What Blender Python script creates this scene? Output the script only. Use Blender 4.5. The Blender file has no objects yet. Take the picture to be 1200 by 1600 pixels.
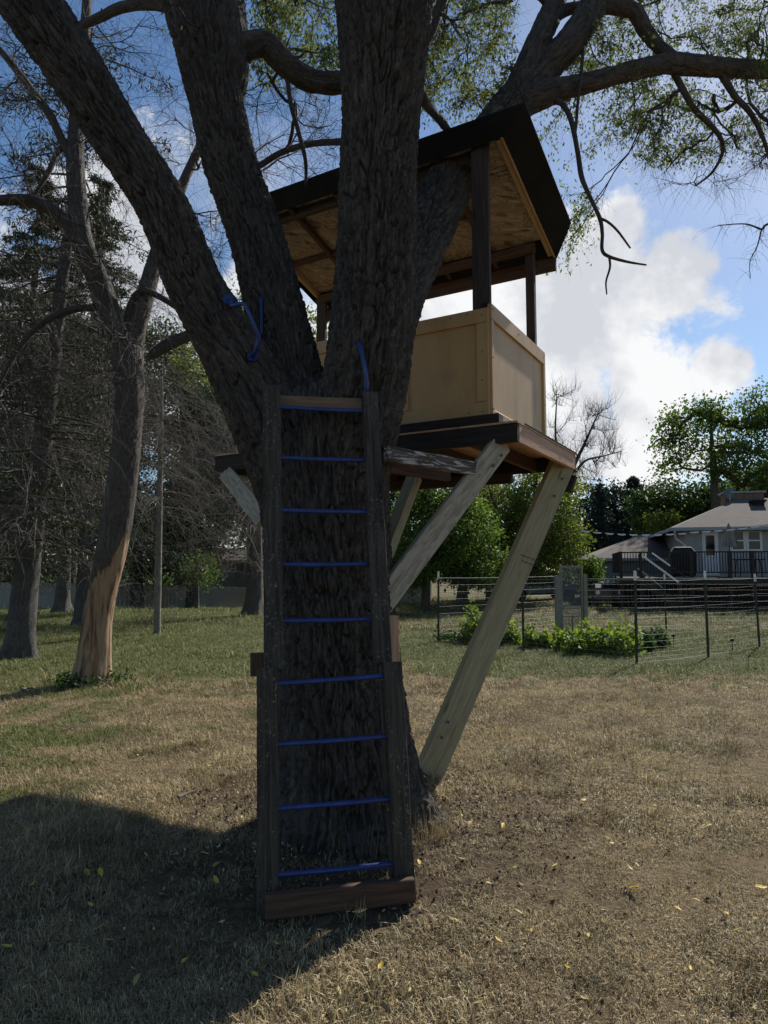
import bpy, math, random
import numpy as np
from mathutils import Vector, Matrix, Quaternion
from math import radians, sin, cos, tan, pi, atan2, sqrt

random.seed(7)
rng = np.random.default_rng(7)
S = bpy.context.scene
COL = S.collection

# ------------------------------------------------------------------ camera
TH = radians(4.93); FPX = 1067.0; CH = 1.55
cam = bpy.data.cameras.new('camera'); camo = bpy.data.objects.new('camera', cam); COL.objects.link(camo)
camo.location = (0, 0, CH); camo.rotation_euler = (radians(90)+TH, 0, 0)
cam.sensor_fit = 'VERTICAL'; cam.sensor_height = 24; cam.lens = FPX/1600*24
cam.clip_start = 0.05; cam.clip_end = 2500
S.camera = camo

# ------------------------------------------------------------------ light
SUN_AZ = radians(34)      # to the right of straight ahead
SUN_EL = radians(38.5)
SUN_STRENGTH = 5.0
SKY_STRENGTH = 0.085
EXPOSURE = 0.58
sd = bpy.data.lights.new('sun', 'SUN'); sd.energy = SUN_STRENGTH; sd.angle = radians(0.9); sd.color = (1, .95, .87)
so = bpy.data.objects.new('sun', sd); COL.objects.link(so)
sv = Vector((sin(SUN_AZ)*cos(SUN_EL), cos(SUN_AZ)*cos(SUN_EL), sin(SUN_EL)))
so.rotation_euler = sv.to_track_quat('Z', 'Y').to_euler(); so.location = sv*80
S.view_settings.view_transform = 'Standard'; S.view_settings.look = 'None'
S.view_settings.gamma = 1; S.view_settings.exposure = EXPOSURE
try: S.view_settings.use_curve_mapping = False
except Exception: pass
S.cycles.max_bounces = 6; S.cycles.transparent_max_bounces = 8
S.cycles.diffuse_bounces = 3; S.cycles.glossy_bounces = 2

# ------------------------------------------------------------------ node helper
class NT:
    def __init__(s, tree): s.t = tree
    def n(s, typ, out=0, props=None, **ins):
        nd = s.t.nodes.new(typ)
        for k, v in (props or {}).items(): setattr(nd, k, v)
        for k, v in ins.items():
            key = int(k[1:]) if k[0] == 'i' and k[1:].isdigit() else k.replace('_', ' ')
            sock = nd.inputs[key]
            if isinstance(v, bpy.types.NodeSocket): s.t.links.new(v, sock)
            else:
                if sock.type == 'RGBA' and len(v) == 3: v = (*v, 1)
                sock.default_value = v
        return nd.outputs[out] if out is not None else nd
    def math(s, op, a, b=0.0, c=0.0, clamp=False):
        return s.n('ShaderNodeMath', props=dict(operation=op, use_clamp=clamp), i0=a, i1=b, i2=c)
    def vm(s, op, a, b=(0, 0, 0), out=0):
        return s.n('ShaderNodeVectorMath', out=out, props=dict(operation=op), i0=a, i1=b)
    def noise(s, vec, scale, detail=3, rough=.55, dist=0.0):
        return s.n('ShaderNodeTexNoise', Vector=vec, Scale=scale, Detail=detail, Roughness=rough, Distortion=dist)
    def ramp(s, fac, stops):
        nd = s.n('ShaderNodeValToRGB', out=None, Fac=fac)
        cr = nd.color_ramp
        while len(cr.elements) < len(stops): cr.elements.new(.5)
        for e, (p, c) in zip(cr.elements, stops):
            e.position = p; e.color = (*c, 1) if len(c) == 3 else c
        return nd.outputs[0]
    def mix(s, fac, a, b, blend='MIX'):
        nd = s.t.nodes.new('ShaderNodeMix'); nd.data_type = 'RGBA'; nd.blend_type = blend
        for sock, v in ((nd.inputs[0], fac), (nd.inputs[6], a), (nd.inputs[7], b)):
            if isinstance(v, bpy.types.NodeSocket): s.t.links.new(v, sock)
            else:
                if sock.type == 'RGBA' and len(v) == 3: v = (*v, 1)
                sock.default_value = v
        return nd.outputs[2]
    def map(s, vec, scale=(1, 1, 1), loc=(0, 0, 0)):
        return s.n('ShaderNodeMapping', Vector=vec, Scale=scale, Location=loc)
    def step(s, v, a, b):
        return s.n('ShaderNodeMapRange', props=dict(interpolation_type='SMOOTHSTEP'), i0=v, i1=a, i2=b, i3=0.0, i4=1.0)
    def coord(s, which='Object'):
        nd = s.t.nodes.new('ShaderNodeTexCoord'); return nd.outputs[which]
    def geo(s, which='Position'):
        nd = s.t.nodes.new('ShaderNodeNewGeometry'); return nd.outputs[which]
    def rand(s):
        nd = s.t.nodes.new('ShaderNodeObjectInfo'); return nd.outputs['Random']
    def attr(s, name, out='Vector'):
        nd = s.t.nodes.new('ShaderNodeAttribute'); nd.attribute_name = name; return nd.outputs[out]
    def bump(s, h, strength, dist=.01, **k):
        return s.n('ShaderNodeBump', Height=h, Strength=strength, Distance=dist, **k)

def newmat(name):
    m = bpy.data.materials.new(name); m.use_nodes = True
    t = m.node_tree
    for nd in list(t.nodes): t.nodes.remove(nd)
    return m, NT(t)
def finish(m, N, col, rough=.8, bump=None, spec=.3, metal=0.0, trans=None, extra=None):
    k = dict(Base_Color=col, Roughness=rough, Metallic=metal)
    nd = N.n('ShaderNodeBsdfPrincipled', out=None, **k)
    nd.inputs['Specular IOR Level'].default_value = spec
    if bump is not None: N.t.links.new(bump, nd.inputs['Normal'])
    out = nd.outputs[0]
    if trans is not None:
        tc, tf = trans
        tr = N.n('ShaderNodeBsdfTranslucent', Color=tc)
        out = N.n('ShaderNodeMixShader', i0=tf, i1=out, i2=tr)
    o = N.t.nodes.new('ShaderNodeOutputMaterial'); N.t.links.new(out, o.inputs[0])
    return m

# ------------------------------------------------------------------ world: Nishita sky and broken clouds
W = bpy.data.worlds.new('World'); S.world = W; W.use_nodes = True
for nd in list(W.node_tree.nodes): W.node_tree.nodes.remove(nd)
N = NT(W.node_tree)
sky = N.n('ShaderNodeTexSky', out=None, props=dict(sky_type='NISHITA', sun_disc=False, sun_elevation=SUN_EL, sun_rotation=SUN_AZ, altitude=200, air_density=1.0, dust_density=.25, ozone_density=2.0)).outputs[0]
gd = N.coord('Generated')
d = N.vm('NORMALIZE', gd)
sep = N.n('ShaderNodeSeparateXYZ', out=None, i0=d)
zc = N.math('MAXIMUM', sep.outputs[2], .03)
zc = N.math('ADD', zc, .14)
comb = N.n('ShaderNodeCombineXYZ', i0=N.math('DIVIDE', sep.outputs[0], zc), i1=N.math('DIVIDE', sep.outputs[1], zc), i2=0.0)
n1 = N.noise(N.vm('ADD', comb, (4.3, 1.7, .5)), 1.5, 8, .58, .25)
n2 = N.noise(N.vm('ADD', d, (1.3, .7, 2.5)), 11, 7, .62, .3)
def pxdir(px, py):
    v = Vector(((px-600)/FPX, cos(TH)-(800-py)/FPX*sin(TH), sin(TH)+(800-py)/FPX*cos(TH))); v.normalize(); return v
# cumulus banks standing low over the horizon, each a soft blob broken up by noise
blobs = [(900, 500, .17), (760, 480, .18), (1030, 455, .085), (965, 350, .05), (860, 620, .16), (1110, 575, .055), (1010, 600, .12), (1000, 690, .10),
         (210, 430, .17), (120, 560, .18), (330, 560, .16), (450, 640, .2), (1130, 570, .04), (640, 560, .2)]
acc = None
for bx_, by_, rr in blobs:
    v = pxdir(bx_, by_)
    dist = N.vm('DISTANCE', d, tuple(v), out=1)
    val = N.math('SUBTRACT', 1.0, N.math('DIVIDE', dist, rr))
    acc = val if acc is None else N.math('MAXIMUM', acc, val)
acc = N.math('MAXIMUM', acc, -1.5)
edge = N.math('ADD', N.math('MULTIPLY', acc, 1.5), N.math('MULTIPLY', N.math('SUBTRACT', n2, .50), 3.0))
m1 = N.step(edge, .0, .62)
m2 = N.math('MULTIPLY', N.step(n1, .50, .80), .42)
# thin high veil all over, thicker near the sun side
veil = N.math('MULTIPLY', N.step(N.vm('DOT_PRODUCT', d, tuple(sv), out=1), .88, 1.03), .16)
mask = N.math('MAXIMUM', N.math('MAXIMUM', m1, m2), veil)
n3 = N.noise(N.vm('ADD', d, (0, .1, 0)), 6, 5, .6)
n4 = N.noise(N.vm('ADD', d, (.02, -.02, .06)), 6, 5, .6)
shade = N.math('MULTIPLY', N.math('SUBTRACT', n3, n4), 2.2)
cl = N.math('ADD', N.step(n3, .30, .68), shade, clamp=True)
ccol = N.mix(cl, (.44, .455, .49), (.64, .645, .65))
# keep the cloud's light at the dimmer side away from the sun
away = N.step(N.vm('DOT_PRODUCT', d, tuple(sv), out=1), .35, .85)
ccol = N.mix(away, N.mix(1.0, ccol, (.74, .76, .80), 'MULTIPLY'), ccol)
skys = N.mix(1.0, sky, (SKY_STRENGTH,)*3, 'MULTIPLY')
hs = N.n('ShaderNodeHueSaturation', Color=skys, Saturation=1.14, Value=.88)
final = N.mix(mask, hs, ccol)
below = N.step(sep.outputs[2], -.02, .0)
final = N.mix(below, (.10, .11, .08), final)
bg = N.n('ShaderNodeBackground', Color=final, Strength=1.0)
o = N.t.nodes.new('ShaderNodeOutputWorld'); N.t.links.new(bg, o.inputs[0])

# ------------------------------------------------------------------ picture ray -> world helpers
FW = np.array([0, cos(TH), sin(TH)]); UP = np.array([0, -sin(TH), cos(TH)]); XX = np.array([1., 0, 0]); CC = np.array([0, 0, CH])
def ray(x, y): return FW+(x-600)/FPX*XX+(800-y)/FPX*UP
def P(x, y, Y): r = ray(x, y); return CC+r*(Y/r[1])
def proj(p):
    q = np.atleast_2d(p)-CC; de = q@FW
    return np.stack([600+FPX*q[:, 0]/de, 800-FPX*(q@UP)/de, de], 1)
class Frame:
    def __init__(s, o, yaw):
        s.o = np.array(o, float); s.e1 = np.array([cos(yaw), -sin(yaw), 0]); s.e2 = np.array([sin(yaw), cos(yaw), 0])
    def __call__(s, a, b, z):
        p = s.o+a*s.e1+b*s.e2; return np.array([p[0], p[1], z])
    def hitB(s, x, y, b):
        r = ray(x, y); t = ((s.o+b*s.e2-CC)@s.e2)/(r@s.e2); p = CC+r*t; return float((p-s.o)@s.e1), float(p[2])

# ------------------------------------------------------------------ numpy noise
def _h(ix, iy, iz, seed):
    h = (ix.astype(np.int64)*374761393+iy.astype(np.int64)*668265263+iz.astype(np.int64)*2147483647*3+seed*974634777) & 0xFFFFFFFF
    h = ((h ^ (h >> 13))*1274126177) & 0xFFFFFFFF
    h = ((h ^ (h >> 16))*2246822519) & 0xFFFFFFFF
    return ((h ^ (h >> 15)) & 0xFFFFFF)/float(0xFFFFFF)*2-1
def vnoise(p, seed=0):
    i = np.floor(p); f = p-i; f = f*f*f*(f*(f*6-15)+10); i = i.astype(np.int64)
    x, y, z = i[..., 0], i[..., 1], i[..., 2]; r = 0
    for dx in (0, 1):
        wx = f[..., 0] if dx else 1-f[..., 0]
        for dy in (0, 1):
            wy = f[..., 1] if dy else 1-f[..., 1]
            for dz in (0, 1):
                wz = f[..., 2] if dz else 1-f[..., 2]
                r = r+wx*wy*wz*_h(x+dx, y+dy, z+dz, seed)
    return r
def fbm(p, o=4, seed=0):
    r = 0; a = 1; t = 0
    for k in range(o):
        r = r+a*vnoise(p*2**k, seed+k); t += a; a *= .5
    return r/t

def terrain(x, y):
    x = np.asarray(x, float); y = np.asarray(y, float)
    p = np.stack([x, y, x*0], -1)
    z = .05*fbm(p*.22+3, 3, 5)*np.clip((np.hypot(x, y)-4)/8, 0, 1)
    r = np.hypot(x+.18, y-4.3)
    z = z+.03*np.exp(-(np.maximum(r-.25, 0)/.55)**2)+.05*np.exp(-(r/1.9)**2)
    left = np.clip((-x-1.5+ (y-22)*.05)/5, 0, 1); left = left*left*(3-2*left)
    z = z-left*np.clip(y-24, 0, 45)*.042
    return z
def tz(x, y): return float(terrain(x, y))
def G(px, py):
    r = ray(px, py); z = 0
    for _ in range(6):
        t = (z-CH)/r[2]; p = CC+r*t; z = tz(p[0], p[1])
    return np.array([p[0], p[1], z])

# ------------------------------------------------------------------ mesh helpers
def mesh_np(name, V, F, smooth=False, attrs=None):
    """V (n,3); F (m,k) array with k = 3 or 4, or a list of such arrays"""
    me = bpy.data.meshes.new(name)
    Fs = F if isinstance(F, list) else [F]
    Fs = [np.asarray(f, np.int32) for f in Fs if len(f)]
    V = np.asarray(V, np.float32)
    me.vertices.add(len(V)); me.vertices.foreach_set('co', V.ravel())
    nl = sum(f.size for f in Fs); nf = sum(len(f) for f in Fs)
    me.loops.add(nl); me.polygons.add(nf)
    me.loops.foreach_set('vertex_index', np.concatenate([f.ravel() for f in Fs]))
    tot = np.concatenate([np.full(len(f), f.shape[1], np.int32) for f in Fs])
    st = np.concatenate([[0], np.cumsum(tot)[:-1]]).astype(np.int32)
    me.polygons.foreach_set('loop_start', st)
    if smooth: me.polygons.foreach_set('use_smooth', np.ones(nf, bool))
    for k, v in (attrs or {}).items():
        v = np.asarray(v, np.float32)
        if v.ndim == 2:
            a = me.attributes.new(k, 'FLOAT_VECTOR', 'POINT'); a.data.foreach_set('vector', v.ravel())
        else:
            a = me.attributes.new(k, 'FLOAT', 'POINT'); a.data.foreach_set('value', v)
    me.update(calc_edges=True)
    return me
def setp(o, label=None, cat=None, group=None, kind=None):
    if label: o['label'] = label
    if cat: o['category'] = cat
    if group: o['group'] = group
    if kind: o['kind'] = kind
    return o
def link(name, me, mat=None, parent=None, loc=(0, 0, 0), **kw):
    """loc and mesh are in world axes; a child is stored relative to its parent's place"""
    o = bpy.data.objects.new(name, me); COL.objects.link(o)
    if mat is not None and me is not None and len(me.materials) == 0: me.materials.append(mat)
    L = Vector(loc)
    if parent is not None:
        o.parent = parent
        L = L-wloc(parent)
    o.location = L
    return setp(o, **kw)
def wloc(o):
    L = Vector(o.location)
    while o.parent is not None:
        o = o.parent; L = L+Vector(o.location)
    return L
def thing(name, label, cat, loc, group=None):
    o = bpy.data.objects.new(name, None); COL.objects.link(o); o.location = loc; o.empty_display_size = .1
    return setp(o, label, cat, group)

class MB:
    def __init__(s): s.v = []; s.f = []
    def box(s, c8):
        n = len(s.v); s.v += [tuple(p) for p in c8]
        s.f += [tuple(n+i for i in q) for q in ((0, 3, 2, 1), (4, 5, 6, 7), (0, 1, 5, 4), (1, 2, 6, 5), (2, 3, 7, 6), (3, 0, 4, 7))]
    def fbox(s, fr, a0, a1, b0, b1, z0, z1):
        s.box([fr(a0, b0, z0), fr(a1, b0, z0), fr(a1, b1, z0), fr(a0, b1, z0), fr(a0, b0, z1), fr(a1, b0, z1), fr(a1, b1, z1), fr(a0, b1, z1)])
    def bar(s, p0, p1, w, t, side):
        p0, p1, side = np.array(p0, float), np.array(p1, float), np.array(side, float)
        d = p1-p0; d /= np.linalg.norm(d); side = side-d*(side@d); side /= np.linalg.norm(side); n = np.cross(d, side)
        c = [p+side*w/2*i+n*t/2*j for p in (p0, p1) for i, j in ((-1, -1), (1, -1), (1, 1), (-1, 1))]
        s.box(c)
    def poly(s, pts):
        n = len(s.v); s.v += [tuple(p) for p in pts]; s.f.append(tuple(range(n, n+len(pts))))
    def tube(s, pts, rad, k=6, caps=True):
        pts = [np.array(p, float) for p in pts]; rad = [rad]*len(pts) if np.isscalar(rad) else rad
        n0 = len(s.v); ref = None
        for i, p in enumerate(pts):
            d = pts[min(i+1, len(pts)-1)]-pts[max(i-1, 0)]; d /= np.linalg.norm(d)+1e-9
            if ref is None: ref = np.cross(d, [0, 0, 1.] if abs(d[2]) < .9 else [1., 0, 0])
            u = ref-d*(ref@d); u /= np.linalg.norm(u); w = np.cross(d, u); ref = u
            for j in range(k):
                a = 2*pi*j/k; s.v.append(tuple(p+rad[i]*(cos(a)*u+sin(a)*w)))
        for i in range(len(pts)-1):
            for j in range(k):
                a, b = n0+i*k+j, n0+i*k+(j+1) % k
                s.f.append((a, b, b+k, a+k))
        if caps:
            s.f.append(tuple(n0+j for j in range(k))[::-1]); s.f.append(tuple(n0+(len(pts)-1)*k+j for j in range(k)))
    def build(s, name, mat, parent=None, smooth=False, bevel=0, **kw):
        V = np.array(s.v); c = (V.min(0)+V.max(0))/2
        me = bpy.data.meshes.new(name); me.from_pydata((V-c).tolist(), [], s.f); me.update()
        if smooth: me.polygons.foreach_set('use_smooth', [True]*len(me.polygons))
        o = link(name, me, mat, parent, c, **kw)
        if bevel:
            b = o.modifiers.new('bevel', 'BEVEL'); b.width = bevel; b.segments = 1; b.limit_method = 'ANGLE'
        return o

def board(name, p0, p1, w, t, side, mat, parent=None, bevel=.003, cut=None, warp=0, **kw):
    """lumber: local X runs along its length so the grain follows it. w lies along side, t across."""
    p0, p1, side = np.array(p0, float), np.array(p1, float), np.array(side, float)
    d = p1-p0; L = np.linalg.norm(d); d /= L; side = side-d*(side@d); side /= np.linalg.norm(side); n = np.cross(d, side)
    nseg = max(2, int(L/.08)); bm = MB(); V = []; F = []
    for i in range(nseg+1):
        x = -L/2+L*i/nseg
        for j, (a, b) in enumerate(((-1, -1), (1, -1), (1, 1), (-1, 1))):
            wx = 0
            if cut and i in (0, nseg): wx = a*w/2*(cut[0] if i == 0 else cut[1])
            V.append((x+wx, a*w/2+warp*sin(i*.9+j), b*t/2+warp*cos(i*1.3+j*2)))
    for i in range(nseg):
        for j in range(4):
            a, b = i*4+j, i*4+(j+1) % 4
            F.append((a, b, b+4, a+4))
    F.append((3, 2, 1, 0)); F.append(tuple(nseg*4+j for j in range(4)))
    me = bpy.data.meshes.new(name); me.from_pydata(V, [], F); me.update(); me.materials.append(mat)
    o = bpy.data.objects.new(name, me); COL.objects.link(o)
    M = Matrix(((d[0], side[0], n[0]), (d[1], side[1], n[1]), (d[2], side[2], n[2])))
    o.rotation_mode = 'QUATERNION'; o.rotation_quaternion = M.to_quaternion()
    c = Vector((p0+p1)/2)
    if parent is not None: o.parent = parent; c = c-wloc(parent)
    o.location = c
    if bevel:
        b = o.modifiers.new('bevel', 'BEVEL'); b.width = bevel; b.segments = 1; b.limit_method = 'ANGLE'; b.angle_limit = radians(60)
    return setp(o, **kw)

# ------------------------------------------------------------------ materials
def wood(name, c0, c1, dark, grain=1.0, spots=None, paint=None, rough=.75, stain=.4, bumpk=.35):
    m, N = newmat(name)
    co = N.coord('Object'); r = N.rand()
    off = N.n('ShaderNodeCombineXYZ', i0=N.math('MULTIPLY', r, 37.0), i1=N.math('MULTIPLY', r, 11.0), i2=N.math('MULTIPLY', r, 5.0))
    co = N.vm('ADD', co, off)
    g1 = N.noise(N.map(co, (1.4, 26, 26)), 2.2*grain, 5, .6, .9)
    g2 = N.noise(N.map(co, (.6, 7, 7)), 2.5, 4, .6, 1.2)
    fine = N.noise(N.map(co, (6, 160, 160)), 1.6, 3, .6)
    col = N.mix(N.step(g1, .32, .68), c0, c1)
    col = N.mix(N.math('MULTIPLY', N.step(g2, .52, .75), stain), col, dark)
    col = N.mix(N.math('MULTIPLY', N.step(fine, .5, .8), .35), col, dark)
    # knots
    vo = N.n('ShaderNodeTexVoronoi', out=0, Vector=N.map(co, (2.2, 9, 9)), Scale=1.0)
    col = N.mix(N.math('MULTIPLY', N.math('SUBTRACT', 1.0, N.step(vo, .05, .16)), .7), col, dark)
    h = N.math('ADD', N.math('MULTIPLY', g1, .5), fine)
    if paint:
        pc, amt = paint
        pn = N.noise(N.map(co, (4, 30, 30)), 1.5, 6, .7, .3)
        pm = N.step(pn, amt-.03, amt+.03)
        col = N.mix(pm, col, pc); h = N.math('ADD', h, pm)
    if spots:
        sc, amt = spots
        sp = N.noise(co, 60, 4, .75); sp2 = N.noise(co, 5, 3, .6)
        sm = N.math('MULTIPLY', N.step(sp, amt, amt+.06), N.step(sp2, .38, .6))
        col = N.mix(sm, col, sc)
    return finish(m, N, col, rough, N.bump(h, bumpk, .006), spec=.2)
M = {}
M['old'] = wood('old_dark_wood', (.034, .029, .022), (.082, .069, .054), (.012, .010, .008), spots=((.22, .20, .13), .575), stain=.6, rough=.9)
M['brownstain'] = wood('brown_stained_wood', (.060, .036, .025), (.115, .066, .044), (.022, .014, .011), rough=.8)
M['cedar'] = wood('reddish_lumber', (.40, .23, .135), (.55, .34, .21), (.17, .085, .045), rough=.7)
M['pine'] = wood('raw_pine_lumber', (.34, .23, .13), (.44, .30, .17), (.18, .11, .06), rough=.7, stain=.3)
M['treated'] = wood('grey_green_treated_wood', (.25, .215, .125), (.37, .32, .19), (.11, .088, .052), rough=.8, stain=.45)
M['peeling'] = wood('wood_with_peeling_white_paint', (.055, .042, .032), (.12, .092, .07), (.03, .022, .018), paint=((.40, .37, .33), .54), rough=.8)
M['greypaint'] = wood('weathered_grey_painted_wood', (.24, .195, .135), (.36, .30, .21), (.085, .06, .04), paint=((.40, .345, .255), .50), rough=.8)
M['darkrim'] = wood('dark_stained_rim_wood', (.020, .016, .014), (.042, .032, .027), (.010, .008, .008), rough=.7)
M['post'] = wood('dark_brown_post_wood', (.045, .034, .030), (.080, .058, .048), (.02, .015, .014), rough=.75)
M['greywood'] = wood('silvered_wood', (.17, .155, .13), (.29, .265, .225), (.07, .063, .055), rough=.85)
M['deckbrown'] = wood('dark_deck_wood', (.028, .022, .019), (.055, .042, .034), (.013, .01, .01), rough=.8)

def simple(name, c, rough=.6, metal=0.0, spec=.4, var=.15, scale=8.0, bumpk=.1):
    m, N = newmat(name)
    co = N.coord('Object'); n = N.noise(co, scale, 5, .6)
    c2 = tuple(x*(1-var*2) for x in c)
    col = N.mix(N.step(n, .3, .7), c2, c)
    return finish(m, N, col, rough, N.bump(N.noise(co, scale*6, 4), bumpk, .003), spec, metal)
M['tan'] = None
m, N = newmat('tan_paint_on_plywood')
co = N.geo(); n = N.noise(N.map(co, (1, 1, .6)), 2.2, 5, .6, .4); gr = N.noise(N.map(co, (14, 14, 1.1)), 3.0, 4, .6, .5)
col = N.mix(N.step(n, .3, .75), (.48, .295, .125), (.58, .37, .165))
sp = N.noise(co, 70, 2, .5); col = N.mix(N.math('MULTIPLY', N.step(sp, .70, .74), .5), col, (.12, .09, .06))
drt = N.noise(N.map(co, (3, 3, 1)), 1.7, 6, .7, .3); col = N.mix(N.math('MULTIPLY', N.step(drt, .48, .74), .42), col, (.24, .17, .09))
M['tan'] = finish(m, N, col, .55, N.bump(gr, .25, .004), spec=.35)
m, N = newmat('black_roofing_felt')
co = N.geo(); n = N.noise(co, 3.0, 4, .6, .3); f = N.noise(co, 240, 2, .7)
col = N.mix(N.step(n, .35, .7), (.0085, .009, .011), (.016, .0165, .019)); col = N.mix(N.math('MULTIPLY', N.step(f, .62, .75), .5), col, (.035, .036, .04))
M['felt'] = finish(m, N, col, .85, N.bump(N.math('ADD', n, N.math('MULTIPLY', f, .15)), .4, .01), spec=.25)
m, N = newmat('oriented_strand_board')
co = N.geo()
v1 = N.n('ShaderNodeTexVoronoi', out=1, Vector=N.map(N.vm('ADD', co, N.vm('SCALE', N.n('ShaderNodeTexNoise', out=1, Vector=co, Scale=9.0), (0, 0, 0))), (34, 9, 12)), Scale=1.0, Randomness=1.0)
v2 = N.n('ShaderNodeTexVoronoi', out=1, Vector=N.map(co, (9, 30, 12), (3, 1, 2)), Scale=1.0)
s1 = N.n('ShaderNodeSeparateColor', Color=v1); s2 = N.n('ShaderNodeSeparateColor', Color=v2)
mx = N.noise(co, 7, 3); val = N.mix(N.step(mx, .45, .55), s1, s2)
gr = N.noise(N.map(co, (9, 70, 30)), 1.0, 3)
col = N.ramp(val, [(0, (.10, .072, .052)), (.2, (.24, .185, .145)), (.6, (.31, .25, .20)), (.9, (.42, .35, .28)), (1, (.14, .10, .075))])
col = N.mix(N.math('MULTIPLY', N.step(gr, .45, .7), .3), col, (.20, .12, .06))
M['osb'] = finish(m, N, col, .7, N.bump(val, .3, .004), spec=.25)

def barkmat(name, c0, c1, c2, scale=1.0, moss=None, peel=None, b=.6):
    m, N = newmat(name)
    co = N.attr('bark_co'); wp = N.geo()
    n1 = N.noise(co, 30*scale, 7, .7, .8); n2 = N.noise(co, 110*scale, 5, .75); big = N.noise(wp, 1.3, 4, .6)
    col = N.mix(N.step(n1, .33, .68), c0, c1)
    col = N.mix(N.math('MULTIPLY', N.step(n2, .5, .72), .55), col, c2)
    col = N.mix(N.math('MULTIPLY', N.step(big, .45, .7), .35), col, tuple(x*.65 for x in c0))
    if moss:
        mc, amt = moss
        col = N.mix(N.math('MULTIPLY', N.step(N.noise(wp, 3.5, 6, .7), amt, amt+.15), .5), col, mc)
    h = N.math('ADD', n1, N.math('MULTIPLY', n2, .6))
    if peel: col, h = peel(N, col, h, wp, co)
    return finish(m, N, col, .85, N.bump(h, min(1, b*1.5), .035), spec=.25)
M['bark'] = barkmat('furrowed_dark_bark', (.040, .033, .028), (.120, .101, .083), (.30, .26, .215), moss=((.06, .06, .03), .62))
M['twig'] = barkmat('dark_twig_bark', (.035, .030, .026), (.080, .070, .060), (.11, .10, .09), b=.2)
M['greybark'] = barkmat('grey_spruce_bark', (.055, .049, .043), (.13, .118, .105), (.23, .215, .19), b=.8)
M['deadtwig'] = barkmat('bleached_dead_twig', (.075, .065, .055), (.17, .15, .13), (.27, .245, .21), b=.2)
M['palebark'] = barkmat('pale_willow_bark', (.12, .105, .085), (.26, .23, .19), (.34, .30, .25), b=.4)
def peel(N, col, h, wp, co):
    sp = N.n('ShaderNodeSeparateXYZ', out=None, i0=wp)
    xx = N.math('SUBTRACT', N.math('ADD', sp.outputs[0], 4.02), N.math('MULTIPLY', sp.outputs[2], .20))
    zz = N.math('SUBTRACT', N.math('ADD', sp.outputs[2], N.math('MULTIPLY', N.noise(N.map(wp, (9, 9, 1.6)), 1.0, 6, .75, .6), 1.1)), N.math('MULTIPLY', xx, 2.2))
    k = N.math('SUBTRACT', 1.0, N.step(zz, 2.36, 2.44))
    st = N.noise(N.map(wp, (11, 11, .8)), 1.0, 6, .65, .5)
    wood_c = N.ramp(st, [(.36, (.055, .032, .020)), (.45, (.17, .105, .058)), (.56, (.30, .205, .125)), (.68, (.22, .175, .13)), (.8, (.36, .30, .22))])
    fine = N.noise(N.map(wp, (60, 60, 3)), 1.0, 3, .6)
    wood_c = N.mix(N.math('MULTIPLY', N.step(fine, .5, .8), .3), wood_c, (.17, .10, .05))
    return N.mix(k, col, wood_c), N.mix(k, h, N.math('MULTIPLY', st, .25))
M['peeled'] = barkmat('half_peeled_trunk', (.050, .043, .037), (.125, .11, .095), (.23, .21, .185), peel=peel, b=.7)

def leafmat(name, cs, trans=.35, rough=.6, spec=.2):
    m, N = newmat(name)
    r = N.attr('rnd', 'Fac'); wp = N.geo()
    big = N.noise(wp, .9, 3, .6)
    f = N.math('ADD', N.math('MULTIPLY', r, .75), N.math('MULTIPLY', N.math('SUBTRACT', big, .5), .9), clamp=True)
    col = N.ramp(f, [(i/(len(cs)-1), c) for i, c in enumerate(cs)])
    tc = N.mix(1.0, col, (1.4, 1.5, .75), 'MULTIPLY')
    return finish(m, N, col, rough, None, spec=spec, trans=(tc, trans))
M['leaf'] = leafmat('small_green_leaves', [(.060, .075, .030), (.095, .115, .048), (.14, .155, .065), (.24, .21, .08)], .5)
M['leafdark'] = leafmat('dark_green_leaves', [(.016, .030, .011), (.032, .055, .018), (.060, .092, .028)], .3)
M['leafmid'] = leafmat('mid_green_leaves', [(.040, .068, .016), (.080, .125, .030), (.15, .195, .050)], .42)
M['leafyellow'] = leafmat('yellow_green_leaves', [(.065, .09, .022), (.13, .16, .038), (.22, .23, .06)], .45)
M['needle'] = leafmat('dark_spruce_needles', [(.016, .028, .015), (.034, .052, .025), (.060, .075, .036)], .15)
M['needlebrown'] = leafmat('dull_brown_green_needles', [(.022, .026, .014), (.045, .050, .025), (.075, .076, .040)], .1)
M['bluespruce'] = leafmat('blue_green_needles', [(.014, .028, .024), (.028, .048, .040), (.045, .068, .055)], .1)
M['garden'] = leafmat('bright_garden_leaves', [(.075, .12, .022), (.14, .19, .038), (.24, .27, .06)], .45)
M['gardendark'] = leafmat('dark_garden_leaves', [(.02, .05, .015), (.035, .075, .02), (.06, .10, .03)], .3)
M['yellowleaf'] = None
m, N = newmat('fallen_yellow_leaf')
r = N.rand(); col = N.ramp(r, [(0, (.55, .38, .03)), (.35, (.62, .50, .09)), (.6, (.45, .27, .05)), (.75, (.50, .43, .20)), (1, (.30, .30, .07))])
sp = N.noise(N.coord('Object'), 60, 3, .6); col = N.mix(N.math('MULTIPLY', N.step(sp, .6, .7), .6), col, (.12, .07, .03))
M['yellowleaf'] = finish(m, N, col, .55, None, spec=.3, trans=(col, .3))

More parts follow.
